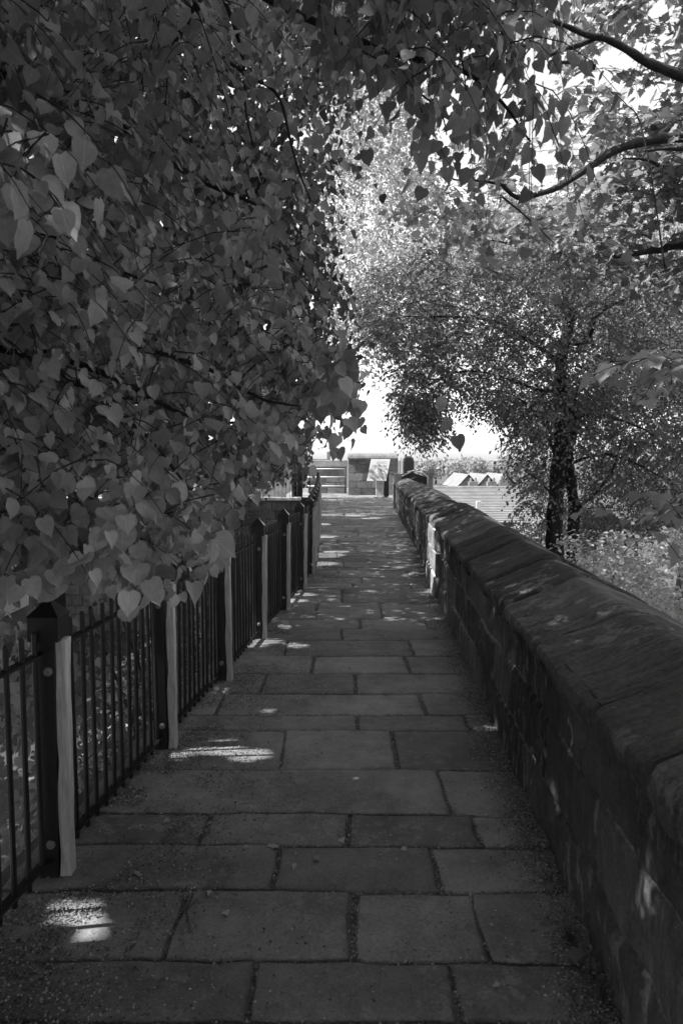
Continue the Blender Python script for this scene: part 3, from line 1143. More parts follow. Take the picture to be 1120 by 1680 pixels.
def boxpts(x0, x1, y0, y1, z0, z1, n, clump=.6, thr=-.2, seed=3):
    out, tot = [], 0
    while tot < n:
        p = RNG.uniform((x0, y0, z0), (x1, y1, z1), (n * 2, 3))
        p = p[fbm(p * clump, 2, seed) > thr]
        out.append(p)
        tot += len(p)
    return np.concatenate(out)[:n]


# gaps in the canopy through which the sun reaches the path: (target point, radius across, radius along)
SHAFTS = []


def shaft(px, py, r, z=0.0):
    if z == 0:
        d = gy(py)
        t = P(px, py, d)
    else:
        d = (wall_x(0) + .0)
        t = np.array([px, py, z])
    SHAFTS.append((np.array(t, float), r))


for q in ((365, 1226, .13), (405, 1236, .12), (290, 1240, .09), (130, 1495, .10), (150, 1524, .09), (438, 1166, .07), (440, 1052, .13), (485, 1059, .12), (420, 1060, .1),
          (365, 1133, .09), (470, 1028, .09), (310, 1455, .05), (475, 985, .14), (495, 962, .16), (480, 948, .14), (530, 911, .3), (520, 925, .25), (550, 905, .2), (540, 845, .3), (580, 846, .3),
          (545, 820, .35), (530, 880, .25), (520, 860, .3), (610, 850, .25), (500, 975, .12)):
    shaft(*q)
for q in ((1.19, 8.6, .25, .28), (1.19, 9.1, .55, .3), (1.19, 8.6, .75, .2), (1.2, 9.5, .3, .25)):
    SHAFTS.append((np.array(q[:3]), q[3]))
for yy_ in (3.6, 4.4, 5.3, 6.3, 7.1):
    SHAFTS.append((np.array([float(wall_x(yy_)) + .45, yy_, 1.05]), .09))


for px_, py_, d_, r_ in tuple((float(RNG.uniform(-20, 540)), float(RNG.uniform(0, 720)), float(RNG.uniform(2.6, 4.2)), float(RNG.uniform(.04, .09))) for _ in range(34)) + ((195, 330, 2.4, .07), (255, 350, 2.3, .05), (362, 645, 2.6, .07), (345, 660, 2.6, .05), (235, 775, 2.2, .07), (495, 500, 3.0, .10), (515, 525, 3.0, .08),
                         (265, 442, 3.2, .06), (385, 372, 3.4, .05), (220, 650, 2.8, .06), (40, 260, 1.6, .09), (60, 320, 1.7, .06), (20, 190, 1.6, .07), (675, 15, 2.6, .06), (300, 820, 2.4, .06),
                         (445, 580, 2.9, .07), (395, 700, 2.7, .05), (150, 560, 2.7, .05), (440, 760, 2.7, .05), (320, 130, 3.2, .06), (700, 110, 2.6, .07), (85, 420, 2.5, .05), (180, 250, 2.6, .05), (130, 690, 2.6, .06), (270, 590, 2.8, .05)):
    SHAFTS.append((P(px_, py_, d_), r_ * .75, .12))


# thin places in the crown where the bright sky glints through
GLINTS = []
for _ in range(230):
    gx_, gy_ = RNG.uniform(-250, 540), RNG.uniform(-200, 960)
    if RNG.uniform() < .5:
        gx_, gy_ = RNG.choice([80., 200., 330., 420., 500.]) + RNG.normal(0, 30), RNG.choice([60., 240., 520., 700., 900.]) + RNG.normal(0, 35)
    v_ = P(gx_, gy_, 1.0) - np.array([0, 0, EYE])
    GLINTS.append((v_ / np.linalg.norm(v_), RNG.uniform(.002, .0055)))


def keep_mask(p, extra=0.0):
    k = np.ones(len(p), bool)
    for t, r, *m_ in SHAFTS:
        smin = m_[0] if m_ else 0
        v = p - t
        s = v @ SUN_DIR
        dist = np.linalg.norm(v - s[:, None] * SUN_DIR, axis=1)
        k &= ~((s > smin) & (dist < r + extra))
    d_ = np.linalg.norm(p - np.array([0, 0, EYE]), axis=1)
    for g, r in GLINTS:
        s = (p - np.array([0, 0, EYE])) @ g
        k &= ~((s > 0) & (np.sqrt(np.maximum(d_ ** 2 - s ** 2, 0)) < r * (1 + d_ * .25) * d_ ** .5))
    # never inside the body of the walk
    inside = (p[:, 0] > fence_x(p[:, 1]) - .3) & (p[:, 0] < wall_x(p[:, 1]) + .8) & (p[:, 2] < .6)
    k &= ~inside
    k &= np.linalg.norm(p - np.array([0, 0, EYE]), axis=1) > 1.15
    return k


def twigs(pts, n_leaf, L, droop, size, hang, out_dir, style, spread=.8, lean=(0, 0, 0), filt=None):
    """grow a leafy twig at each point. returns leaf arrays and twig polylines"""
    N = len(pts)
    th = RNG.uniform(0, 2 * math.pi, N)
    w = np.stack([np.cos(th), np.sin(th), RNG.uniform(-.5, .3, N)], -1) + np.array(lean)
    w = norm(w)
    Lr = L * RNG.uniform(.6, 1.3, N)
    K = 5
    tl = np.linspace(0, 1, K)
    line = pts[:, None] + w[:, None] * (Lr[:, None] * tl)[..., None]
    line[..., 2] -= droop * Lr[:, None] * tl ** 2
    t = (np.arange(n_leaf) + .6) / n_leaf
    lp = pts[:, None] + w[:, None] * (Lr[:, None] * t)[..., None]
    lp[..., 2] -= droop * Lr[:, None] * t ** 2
    side = np.cross(w, [0, 0, 1.0])
    sg = np.where(np.arange(n_leaf) % 2 == 0, 1.0, -1.0)
    tang = norm(w[:, None] + np.array([0, 0, -1.0]) * (2 * droop * t)[None, :, None])
    ax = tang * .6 + side[:, None] * sg[None, :, None] * .8 + np.array([0, 0, -1.0]) * hang + RNG.normal(0, .25, (N, n_leaf, 3))
    if style == 'hang':
        nr = np.array(out_dir)[None, None] + RNG.normal(0, spread, (N, n_leaf, 3))
    else:
        nr = np.array([0, 0, 1.0])[None, None] + np.array(out_dir) * .3 + RNG.normal(0, spread, (N, n_leaf, 3))
    sz = size * RNG.uniform(.5, 1.25, (N, n_leaf)) * (1 - .25 * np.abs(t - .5))[None]
    tone = RNG.uniform(.65, 1.35, (N, n_leaf)) * RNG.uniform(.75, 1.25, (N, 1))
    # petiole offset so that the blade hangs clear of the twig
    lp = lp + norm(ax) * (sz * .35)[..., None]
    f = lambda a: a.reshape(-1, *a.shape[2:])
    res = [f(lp), f(ax), f(nr), f(sz), f(tone)]
    k = keep_mask(res[0] + norm(res[1]) * res[3][:, None] * .5)
    if filt is not None:
        k &= filt(res[0])
        line = line[filt(line[:, 2]) & filt(line[:, -1])]
    return [r[k] for r in res], line


def merge(lst):
    return [np.concatenate([l[i] for l in lst]) for i in range(5)]


def crown(root, layers, tpls, mat, name='crown'):
    lv = merge([l[0] for l in layers])
    o = link(name, leaves_mesh(name, *lv, tpls if False else tpls, ) if False else leaves_mesh(name, lv[0], lv[1], lv[2], lv[3], tpls, lv[4]), mat)
    child(o, root)
    return o


def twig_part(root, lines, r0=.003, r1=.001, name='twigs'):
    L_ = np.concatenate(lines)
    m = tubes_mesh(name, L_, np.full(len(L_), r0), np.full(len(L_), r1))
    o = link(name, m, M['twig'])
    child(o, root)
    return o


def curve_pts(ctrl, n):
    c = np.array(ctrl, float)
    s = np.linspace(0, len(c) - 1, n)
    out = []
    for t in s:
        i = min(int(t), len(c) - 2)
        u = t - i
        p0, p1, p2, p3 = c[max(i - 1, 0)], c[i], c[i + 1], c[min(i + 2, len(c) - 1)]
        out.append(.5 * ((2 * p1) + (-p0 + p2) * u + (2 * p0 - 5 * p1 + 4 * p2 - p3) * u * u + (-p0 + 3 * p1 - 3 * p2 + p3) * u ** 3))
    return np.array(out)


def limb(mb, ctrl, r0, r1, n=18, sides=8, wob=.25, seed=0):
    pts = curve_pts(ctrl, n)
    L_ = np.linalg.norm(pts[-1] - pts[0])
    wv = np.stack([fbm(np.stack([np.linspace(0, 6, n), np.full(n, seed + a * 7.3), np.zeros(n)], -1), 2, 90) for a in range(3)], -1)
    pts = pts + wv * wob * r0 * 2.2 * np.linspace(.2, 1, n)[:, None]
    rr2 = r0 + (r1 - r0) * np.linspace(0, 1, n) ** .8
    rr2 = rr2 * (1 + .08 * np.sin(np.arange(n) * 2.1 + seed))
    mb.tube([tuple(p) for p in pts], list(rr2), sides)


def pix_limb(mb, pix, d0, d1, r0, r1, seed=0, n=20, wob=.25):
    n0 = len(pix)
    ctrl = [P(x, y, d0 + (d1 - d0) * i / (n0 - 1)) for i, (x, y) in enumerate(pix)]
    limb(mb, ctrl, r0, r1, n, 7, wob, seed)


OUT = (.75, -.75, .2)        # leaves of the limes face the open path

# ---- lime overhanging the path on the left
lime = tag(empty('lime_tree', (-3.1, 2.85, GZ)), 'lime tree with large heart-shaped leaves drooping over the near railing', 'tree')
mb = MB()
limb(mb, [(-3.1, 2.85, GZ), (-3.0, 2.85, -1), (-3.2, 2.9, 2), (-3.0, 2.95, 5), (-3.0, 2.9, 8.5)], .26, .1, 20, 12, .1, 1)
child(mb.build('trunk', M['bark'], None, smooth=True), lime)
mb = MB()
pix_limb(mb, [(-260, 300), (-60, 520), (110, 590), (240, 650), (330, 700)], 3.3, 2.6, .03, .006, 2)
pix_limb(mb, [(-260, 100), (60, 130), (170, 190), (250, 240), (310, 290), (420, 340)], 3.6, 3.0, .03, .007, 3)
pix_limb(mb, [(325, -60), (320, 20), (300, 50), (280, 85), (250, 125)], 3.4, 3.8, .025, .014, 4)
pix_limb(mb, [(215, 75), (270, 75), (285, 80)], 3.2, 3.5, .012, .009, 5)
pix_limb(mb, [(360, -20), (390, 60), (400, 110), (402, 170), (415, 240)], 3.1, 3.3, .011, .004, 6)
pix_limb(mb, [(365, 95), (410, 125), (455, 155), (475, 220), (490, 280), (510, 330)], 3.3, 3.4, .010, .004, 7)
pix_limb(mb, [(200, 200), (230, 240), (270, 275), (315, 285), (400, 370), (470, 420), (530, 470)], 3.2, 2.8, .016, .005, 8)
pix_limb(mb, [(-60, 560), (60, 590), (140, 640), (250, 720), (300, 790)], 2.7, 2.3, .018, .004, 9)
pix_limb(mb, [(-60, 380), (60, 380), (170, 430), (260, 470)], 3.0, 2.8, .014, .004, 10)
pix_limb(mb, [(200, 560), (330, 600), (400, 640), (450, 660), (490, 665)], 2.9, 2.5, .012, .003, 12)
pix_limb(mb, [(300, -80), (480, 20), (620, 80), (740, 110), (830, 170), (870, 230)], 3.0, 2.5, .02, .003, 13)
pix_limb(mb, [(620, 80), (660, 130), (720, 180), (733, 220)], 2.75, 2.5, .006, .002, 14)
pix_limb(mb, [(-150, 820), (0, 840), (120, 870), (220, 900), (300, 930)], 2.6, 2.0, .014, .003, 15)
child(mb.build('limbs', M['bark'], None, smooth=True), lime)
HX = [-400, 0, 50, 110, 150, 195, 235, 270, 315, 345, 400, 440, 480, 540, 600, 620, 1200]
HY = [1040, 1030, 985, 965, 985, 1040, 985, 1010, 1015, 960, 850, 850, 800, 775, 748, 700, 700]


def hem(p):
    # the crown's lower and outer hem over the railing
    d_ = np.maximum(p[:, 1], .2)
    cpy = EYE - p[:, 2]
    pxx = 560 + FPX * p[:, 0] / d_
    pyy = 752 + FPX * cpy / d_
    j = RNG.normal(0, 12, len(p))
    return (pyy + 28 + j < np.interp(pxx, HX, HY)) & ~((pxx > 585 + j) & (pyy > 420))


def above_fence(p):
    return hem(p) & ((p[:, 2] > .9) | (p[:, 0] < fence_x(p[:, 1]) - .16))



lay = [
    twigs(cone([(-150, 90), (70, 110), (115, 210), (60, 300), (-150, 300)], 1.3, 1.7, 26, 2), 6, .22, .7, .062, 1.0, OUT, 'hang', .55, filt=above_fence),
    twigs(cone([(-300, -250), (250, -250), (330, 60), (300, 330), (200, 420), (-300, 420)], 1.8, 3.2, 430, 2, 2.0, .05, 4), 8, .32, .6, .054, .9, OUT, 'hang', 1.0, filt=above_fence),
    twigs(cone([(-300, 420), (230, 380), (430, 330), (500, 450), (555, 600), (530, 680), (455, 740), (430, 760), (340, 860), (310, 900), (200, 930), (-300, 950)], 1.9, 3.4, 800, 2, 2.0, .05, 5), 8, .3, .6, .052, .95, OUT, 'hang', 1.0, filt=above_fence),
    twigs(cone([(-100, 700), (240, 740), (330, 880), (280, 930), (160, 900), (-100, 950)], 1.6, 2.2, 95, 2), 7, .28, .8, .056, 1.1, OUT, 'hang', .65, filt=above_fence),
    twigs(cone([(480, -250), (920, -250), (870, 60), (880, 170), (800, 110), (740, 160), (690, 110), (580, 80), (500, 30)], 2.1, 3.2, 260, 2, 1.2, -.45, 6), 8, .28, .9, .056, 1.1, OUT, 'hang', 1.0),
    twigs(cone([(835, 130), (880, 130), (875, 200), (845, 200)], 2.4, 2.6, 7, 2), 8, .26, 1.6, .058, 1.4, OUT, 'hang', .5),
    twigs(cone([(720, 130), (745, 130), (742, 180), (725, 180)], 2.4, 2.6, 5, 2), 7, .2, 1.6, .058, 1.4, OUT, 'hang', .5),
    twigs(cone([(530, 560), (585, 560), (585, 640), (540, 650)], 2.3, 2.6, 13, 2), 6, .16, 1.4, .062, 1.2, OUT, 'hang', .5, filt=lambda p: hem(p)),
    twigs(cone([(700, 640), (735, 640), (735, 665), (710, 665)], 2.6, 2.8, 1, 2), 4, .1, 1.6, .056, 1.4, OUT, 'hang', .5),
    # leaves hanging behind the bars
    twigs(cone([(-150, 980), (330, 960), (290, 1120), (130, 1250), (60, 1500), (-150, 1650)], 2.9, 4.6, 330, 2, 1.5, -.1, 8), 7, .3, .9, .068, 1.1, OUT, 'hang', .6,
          filt=lambda p: p[:, 0] < fence_x(p[:, 1]) - .14),
    # mostly off-frame leaves added to the crown to shade the path
    twigs(boxpts(-6.5, -1.15, .3, 6.2, 2.6, 7.3, 6400, .6, -.9, 77), 7, .42, .6, .14, .8, OUT, 'hang', .8),
    twigs(boxpts(-6.5, -1.9, -1.0, 1.9, .9, 2.8, 1300, .6, -.9, 78), 7, .42, .6, .12, .8, OUT, 'hang', .8, filt=lambda p: p[:, 0] < -1.5),
    twigs(boxpts(-3.2, -1.3, -1.2, 2.2, 1.2, 3.4, 900, .6, -.9, 79), 7, .4, .6, .10, .8, OUT, 'hang', .8, filt=lambda p: (p[:, 0] < -1.15) & (p[:, 0] < -.53 * p[:, 1] - .1)),
    # inner crown
    twigs(cone([(-500, -350), (600, -350), (620, 60), (540, 160), (505, 300), (500, 400), (525, 520), (510, 640), (480, 700), (420, 780), (330, 900), (-500, 1000)], 3.2, 6.0, 2900, 2, 1.6, -.15, 9), 7, .4, .6, .066, .9, OUT, 'hang', 1.0,
          filt=lambda p: above_fence(p) & ((p[:, 2] > 1.35) | (RNG.uniform(0, 1, len(p)) < .4))),
]
crown(lime, lay, LIME, M['lime'], 'crown')
twig_part(lime, [l[1] for l in lay[:6]], .0028, .001)

# ---- further limes in the row: dense shade over the path and road
row = []
for k, (ty, y0, y1, n, lab) in enumerate(((-1.6, -5.5, 1.0, 900, 'added unseen lime tree of the row just behind the camera shading the near path'),  # first tree is unseen, added to shade the near path
                                       (8.6, 5.5, 12.5, 4300, 'second lime tree from the camera in the row behind the railing'),
                                       (16.0, 12.5, 20.0, 5200, 'third lime tree from the camera standing past the middle of the railing'),
                                       (24.5, 20.5, 29, 4200, 'farthest lime tree of the row behind the railing near the path end'))):
    t = tag(empty('lime_tree', (-3.6, ty, GZ)), lab, 'tree', 'lime trees behind the railing')
    mb = MB()
    limb(mb, [(-3.6, ty, GZ), (-3.7, ty + .1, 0), (-3.5, ty, 3), (-3.8, ty + .2, 6), (-3.6, ty, 10)], .27, .08, 18, 10, .12, k + 30)
    child(mb.build('trunk', M['bark'], None, smooth=True), t)
    mb = MB()
    for j in range(9):
        z = 1.2 + j * .8
        a = RNG.uniform(-.9, .9)
        e = np.array([-3.6 + 2.6 * math.cos(a) * (1 if j % 3 else -1), ty + 2.8 * math.sin(a) * 1.2, z + RNG.uniform(-.6, .9)])
        limb(mb, [(-3.6, ty, z), tuple((np.array([-3.6, ty, z]) + e) / 2 + [0, 0, .4]), tuple(e)], .06, .012, 12, 6, .3, j + 50 * k)
    child(mb.build('limbs', M['bark'], None, smooth=True), t)
    xhi = -.5 if y1 < 2 else (-.9 if k == 1 else -1.0)
    zlo = 1.7 if k < 2 else 1.2
    pts = boxpts(-10.5, xhi, y0, y1, zlo, 9.0, int(n * 2.6), .5, -.8, 40 + k)
    # rounded outline of each crown
    cz = np.array([-5.2, (y0 + y1) / 2, 4.1])
    rr3 = (((pts - cz) / np.array([5.8, (y1 - y0) * .62, 3.7])) ** 2).sum(1)
    pts = pts[rr3 < 1.12]
    l = twigs(pts, 8, .5, .5, .112 if k else .13, .8, OUT, 'hang', .8, filt=lambda p: (p[:, 0] < fence_x(p[:, 1]) - .2) | (p[:, 2] > 2.0))
    ls = [l]
    if k == 1:
        ls.append(twigs(cone([(360, -150), (570, -150), (600, 40), (560, 170), (520, 300), (520, 420), (545, 520), (520, 640), (400, 640), (360, 200)], 5.6, 9, 1500, 2, .8, -.5, 66), 8, .4, .5, .078, .8, OUT, 'hang', .8))
    crown(t, ls, MID, M['lime_far'], 'crown')
    row.append(t)

# unseen overhead boughs added behind the camera to shade the foreground
t = tag(empty('lime_tree', (2.9, -3.5, GZ)), 'added unseen lime tree behind the camera whose boughs shade the near path', 'tree')
mb = MB()
limb(mb, [(3.4, -3.5, GZ), (3.4, -3.4, 1), (3.2, -3.2, 4), (2.8, -3.0, 8)], .25, .1, 16, 10, .1, 91)
child(mb.build('trunk', M['bark'], None, smooth=True), t)
pts = np.concatenate([boxpts(-2.5, 6.5, -7, 1.4, 3.4, 8.0, 6500, .5, -.8, 47), boxpts(2.2, 6.5, -7, -.5, 2.4, 4, 500, .5, -.7, 48), boxpts(-5, 5, -10, -6.5, 4, 7, 700, .5, -.7, 49)])
crown(t, [twigs(pts, 8, .6, .5, .12, .6, (0, 0, 1), 'flat', .8)], MID, M['lime_far'], 'crown')

# ---- sycamore upper right
syc = tag(empty('sycamore_tree', (7.0, 5.5, GZ)), 'sycamore with broad lobed leaves reaching in from the upper right', 'tree')
mb = MB()
limb(mb, [(7.4, 5.5, GZ), (7.3, 5.6, 0), (7.0, 5.8, 4), (7.3, 6, 9)], .3, .12, 20, 12, .1, 60)
child(mb.build('trunk', M['bark'], None, smooth=True), syc)
mb = MB()
pix_limb(mb, [(1500, 260), (1250, 228), (1120, 225), (1060, 232), (1010, 245), (965, 275), (915, 307), (880, 318), (850, 322), (825, 305)], 6.6, 6.0, .055, .016, 61, 30, .12)
pix_limb(mb, [(830, 305), (790, 296), (745, 294), (738, 275)], 6.0, 6.1, .014, .005, 62)
pix_limb(mb, [(1300, 200), (1120, 125), (1065, 103), (1030, 82), (985, 62), (950, 74), (905, 90), (878, 108)], 6.6, 6.2, .055, .012, 63, 26, .12)
pix_limb(mb, [(985, 62), (950, 52), (910, 34), (875, 24), (820, 40)], 6.3, 6.1, .03, .008, 64)
pix_limb(mb, [(1180, 250), (1110, 243), (1055, 250)], 6.4, 6.3, .03, .01, 65)
pix_limb(mb, [(975, 110), (935, 103), (900, 104)], 6.3, 6.2, .025, .01, 66)
pix_limb(mb, [(1080, 272), (1060, 262), (1020, 260)], 6.4, 6.3, .018, .006, 67)
pix_limb(mb, [(1090, 440), (1055, 220), (1025, 170), (1000, 150)], 6.3, 6.2, .008, .003, 68)
pix_limb(mb, [(1300, 420), (1120, 402), (1085, 408), (1055, 416), (1010, 418)], 7.5, 7.2, .06, .02, 69)
pix_limb(mb, [(820, 320), (850, 345), (880, 370), (910, 400)], 6.1, 6.4, .01, .004, 70)
pix_limb(mb, [(800, 100), (850, 75), (900, 20)], 6.2, 6.3, .015, .005, 71)
child(mb.build('limbs', M['bark'], None, smooth=True), syc)
lay = [
    twigs(cone([(900, -300), (1500, -300), (1500, 300), (1100, 300), (1000, 200), (940, 150), (880, 110), (840, 50), (820, -60)], 6.6, 8.6, 1000, 2, 1.3, -.12, 14), 6, .38, .25, .115, .15, (-.3, -.6, 0), 'flat', .5, lean=(-.3, 0, 0)),
    twigs(cone([(800, 200), (860, 215), (960, 200), (1130, 170), (1500, 180), (1500, 450), (1000, 430), (900, 380), (820, 330), (770, 260)], 6.5, 8.6, 620, 2, 1.4, -.05, 15), 6, .36, .25, .11, .15, (-.3, -.6, 0), 'flat', .5, lean=(-.3, 0, 0)),
    twigs(boxpts(2.6, 8.5, -1.0, 4.6, 3.0, 7.5, 600, .5, -.7, 71), 6, .45, .3, .13, .2, (-.3, -.6, 0), 'flat', .6, filt=lambda p: p[:, 0] > .53 * p[:, 1] + .25),  # off-frame leaves added to shade the path
    twigs(cone([(745, 220), (860, 195), (870, 300), (760, 300)], 5.8, 6.4, 16, 2), 6, .3, .25, .095, .15, (-.3, -.6, 0), 'flat', .5),
    twigs(cone([(690, 300), (850, 330), (1000, 400), (1400, 380), (1400, 480), (1000, 480), (840, 420), (660, 380)], 7.2, 9.5, 280, 2, 1.2, -.2, 28), 6, .4, .25, .11, .15, (-.3, -.6, 0), 'flat', .6, lean=(-.3, 0, 0)),
    twigs(cone([(1010, 575), (1200, 560), (1200, 650), (1040, 625)], 4.0, 4.6, 14, 2), 5, .3, .2, .11, .2, (-.3, -.6, 0), 'flat', .4, lean=(-.5, 0, 0)),
    twigs(cone([(1000, 820), (1200, 790), (1200, 880), (1000, 870)], 4.0, 5.0, 12, 2), 5, .3, .3, .11, .3, (-.3, -.6, 0), 'flat', .4, lean=(-.5, 0, 0)),
]
crown(syc, lay, MAPLE, M['syc'], 'crown')
twig_part(syc, [l[1] for l in lay], .004, .0015)

# ---- small-leaved tree in the middle right
mid = tag(empty('small_leaved_tree', (3.2, 10, GZ)), 'twin-trunked tree with dense small leaves rising beyond the parapet', 'tree')
mb = MB()
pix_limb(mb, [(905, 1250), (912, 1000), (908, 905), (908, 850), (914, 780), (920, 700), (918, 620), (925, 560), (935, 500)], 10.0, 10.0, .16, .07, 80, 28, .1)
child(mb.build('trunk', M['bark'], None, smooth=True), mid)
mb = MB()
pix_limb(mb, [(935, 1250), (948, 1000), (938, 910), (940, 850), (936, 790), (933, 740), (940, 690), (932, 640)], 10.4, 10.2, .12, .05, 81, 24, .1)
child(mb.build('trunk', M['bark'], None, smooth=True), mid)
mb = MB()
pix_limb(mb, [(925, 560), (960, 560), (975, 520), (1020, 490), (1080, 475), (1200, 460)], 10, 9.4, .06, .03, 82)
pix_limb(mb, [(985, 500), (1010, 480), (1035, 460), (1060, 450)], 9.8, 9.6, .035, .012, 83)
pix_limb(mb, [(925, 600), (870, 560), (820, 530), (740, 520), (660, 520)], 10, 9.5, .04, .008, 84)
pix_limb(mb, [(922, 640), (880, 640), (830, 620), (760, 610), (690, 640)], 10, 9.5, .035, .006, 85)
pix_limb(mb, [(930, 690), (970, 680), (1020, 690), (1080, 720)], 10, 9.3, .035, .008, 86)
pix_limb(mb, [(936, 760), (990, 745), (1040, 760), (1100, 790)], 10, 9.0, .028, .006, 186)
pix_limb(mb, [(940, 840), (985, 800), (1010, 760), (1020, 700)], 10, 9.2, .03, .006, 187)
pix_limb(mb, [(915, 760), (890, 700), (860, 660), (820, 640)], 10, 9.2, .03, .006, 188)
pix_limb(mb, [(938, 660), (960, 620), (1010, 590), (1090, 585)], 10, 8.9, .03, .007, 189)
pix_limb(mb, [(915, 820), (885, 790), (860, 770)], 10, 9.3, .02, .005, 190)
pix_limb(mb, [(935, 500), (900, 440), (840, 400), (760, 390)], 10, 10, .04, .008, 87)
pix_limb(mb, [(935, 500), (960, 440), (1000, 400), (1100, 370)], 10, 10, .04, .01, 88)
child(mb.build('limbs', M['bark'], None, smooth=True), mid)
C1 = [(600, 440), (680, 400), (760, 420), (900, 400), (1000, 420), (1350, 420), (1350, 640), (1000, 640), (960, 700), (870, 720), (800, 660), (740, 640), (700, 700), (660, 690), (640, 600), (600, 540)]
def clear_trunks(p):
    t_ = p[:, 1]
    px_ = 560 + FPX * p[:, 0] / t_
    k = (p[:, 1] < 10.2) & (px_ > 893) & (px_ < 958) & (p[:, 2] < 2.2)
    return ~(k & (RNG.uniform(0, 1, len(p)) < .7))


lay = [
    twigs(cone([(700, 350), (860, 300), (1350, 320), (1350, 450), (640, 450)], 10, 13, 2600, 2, .8, -.3, 26), 9, .34, .45, .062, .35, (-.4, -.6, .2), 'flat', .9),
    twigs(cone(C1, 8.6, 12.5, 7600, 2, 1.3, -.2, 16), 9, .34, .45, .062, .35, (-.4, -.6, .2), 'flat', .9),
    twigs(cone([(650, 640), (720, 640), (730, 700), (700, 735), (665, 700)], 9, 10.5, 260, 2), 9, .3, .6, .06, .5, (-.4, -.6, .2), 'flat', .9),
    twigs(cone([(850, 640), (1000, 640), (1350, 620), (1350, 900), (1100, 880), (1000, 860), (960, 900), (870, 850), (845, 780), (835, 700)], 8.6, 12.5, 4300, 2, 1.3, -.15, 17), 9, .34, .7, .06, .6, (-.4, -.6, .2), 'flat', .9, filt=clear_trunks),
    twigs(cone([(740, 640), (840, 650), (850, 700), (780, 690)], 9.2, 11, 120, 2), 9, .3, .5, .055, .5, (-.4, -.6, .2), 'flat', .9),
]
crown(mid, lay, SMALL, M['priv'], 'crown')
twig_part(mid, [l[1] for l in lay[1:4]], .004, .0015)

# ---- sunlit trees further off
def far_tree(label, base, polys, leaf, mat, tw=8):
    t = tag(empty('broadleaf_tree', base), label, 'tree', 'sunlit trees beyond the small-leaved tree')
    mb = MB()
    bx, by, bzv = base
    limb(mb, [base, (bx + .2, by, bzv + 4), (bx, by + .2, bzv + 8), (bx + .1, by, bzv + 13)], .3, .08, 16, 8, .1, int(bx * 10) % 97)
    for j in range(8):
        a = j * 2.4
        z = 5 + j * .7
        limb(mb, [(bx, by, bzv + z + 2), (bx + 1.2 * math.cos(a), by + 1.2 * math.sin(a), bzv + z + 3.2), (bx + 3 * math.cos(a), by + 3 * math.sin(a), bzv + z + 3.8)], .09, .02, 10, 6, .2, j)
    child(mb.build('trunk', M['bark'], None, smooth=True), t)
    lay = [twigs(cone(po, a, b, n, 2, .45, -.25, 20), tw, .7, .4, leaf, .3, (-.7, -.4, .4), 'flat', .8) for po, a, b, n in polys]
    crown(t, lay, MID, mat, 'crown')
    return t


far_tree('tall sunlit broadleaf tree rising over the middle of the path end', (-1.9, 27, GZ),
         [([(470, -250), (720, -250), (720, 100), (700, 180), (690, 240), (740, 330), (800, 360), (780, 450), (640, 480), (640, 540), (600, 620), (500, 660), (470, 500)], 18, 26, 6200)], .115, M['bright'])
far_tree('sunlit broadleaf tree behind the upper right sycamore', (10.8, 22, GZ),
         [([(760, 340), (880, 310), (1000, 330), (1130, 250), (1500, 250), (1500, 560), (1000, 560), (760, 450)], 17, 25, 5000), ([(960, 540), (1500, 540), (1500, 760), (980, 720)], 17, 25, 2400)], .115, M['bright'])

# ---- bushes at the foot of the wall
for k, (po, a, b, n, lab) in enumerate((
        ([(930, 880), (1010, 860), (1060, 930), (1060, 1040), (960, 980)], 7.0, 9.5, 420, 'pale leafy bush beneath the twin trunks outside the parapet'),
        ([(1040, 870), (1500, 830), (1500, 1200), (1040, 1050)], 5.5, 8.5, 1700, 'bright sunlit bush at the right edge outside the parapet'),
        ([(850, 850), (900, 840), (930, 900), (930, 960), (860, 900)], 11, 14, 120, 'small bush left of the twin trunks outside the parapet'))):
    xs_ = [p[0] for p in po]
    c = P(sum(xs_) / len(xs_), 1000, (a + b) / 2)
    t = tag(empty('bush', (float(c[0]), (a + b) / 2, GZ)), lab, 'bush', 'bushes outside the parapet')
    top = twigs(cone(po, a, b, n, 2, 1.2, -.3, 22), 8, .34, .3, .06, .2, (-.5, -.5, .5), 'flat', .9, filt=lambda p: p[:, 0] > wall_x(p[:, 1]) + .75)
    cc = top[0][0].mean(0)
    sd = top[0][0].std(0)
    body_pts = RNG.normal(0, 1, (n * 2, 3)) * sd * 1.0 + np.array([cc[0], cc[1], GZ / 2])
    body_pts[:, 2] = RNG.uniform(GZ, cc[2], n * 2)
    low_l = twigs(body_pts, 8, .4, .3, .09, .2, (-.5, -.5, .5), 'flat', .9, filt=lambda p: p[:, 0] > wall_x(p[:, 1]) + .75)
    crown(t, [top, low_l], SMALL, M['bush'], 'foliage')
    mb = MB()
    for j in range(6):
        e = cc + RNG.normal(0, .4, 3)
        limb(mb, [(float(c[0]), (a + b) / 2, GZ), tuple((np.array([c[0], (a + b) / 2, GZ]) + e) / 2 + RNG.normal(0, .15, 3)), tuple(e)], .035, .008, 10, 6, .3, j)
    child(mb.build('stems', M['bark'], None, smooth=True), t)

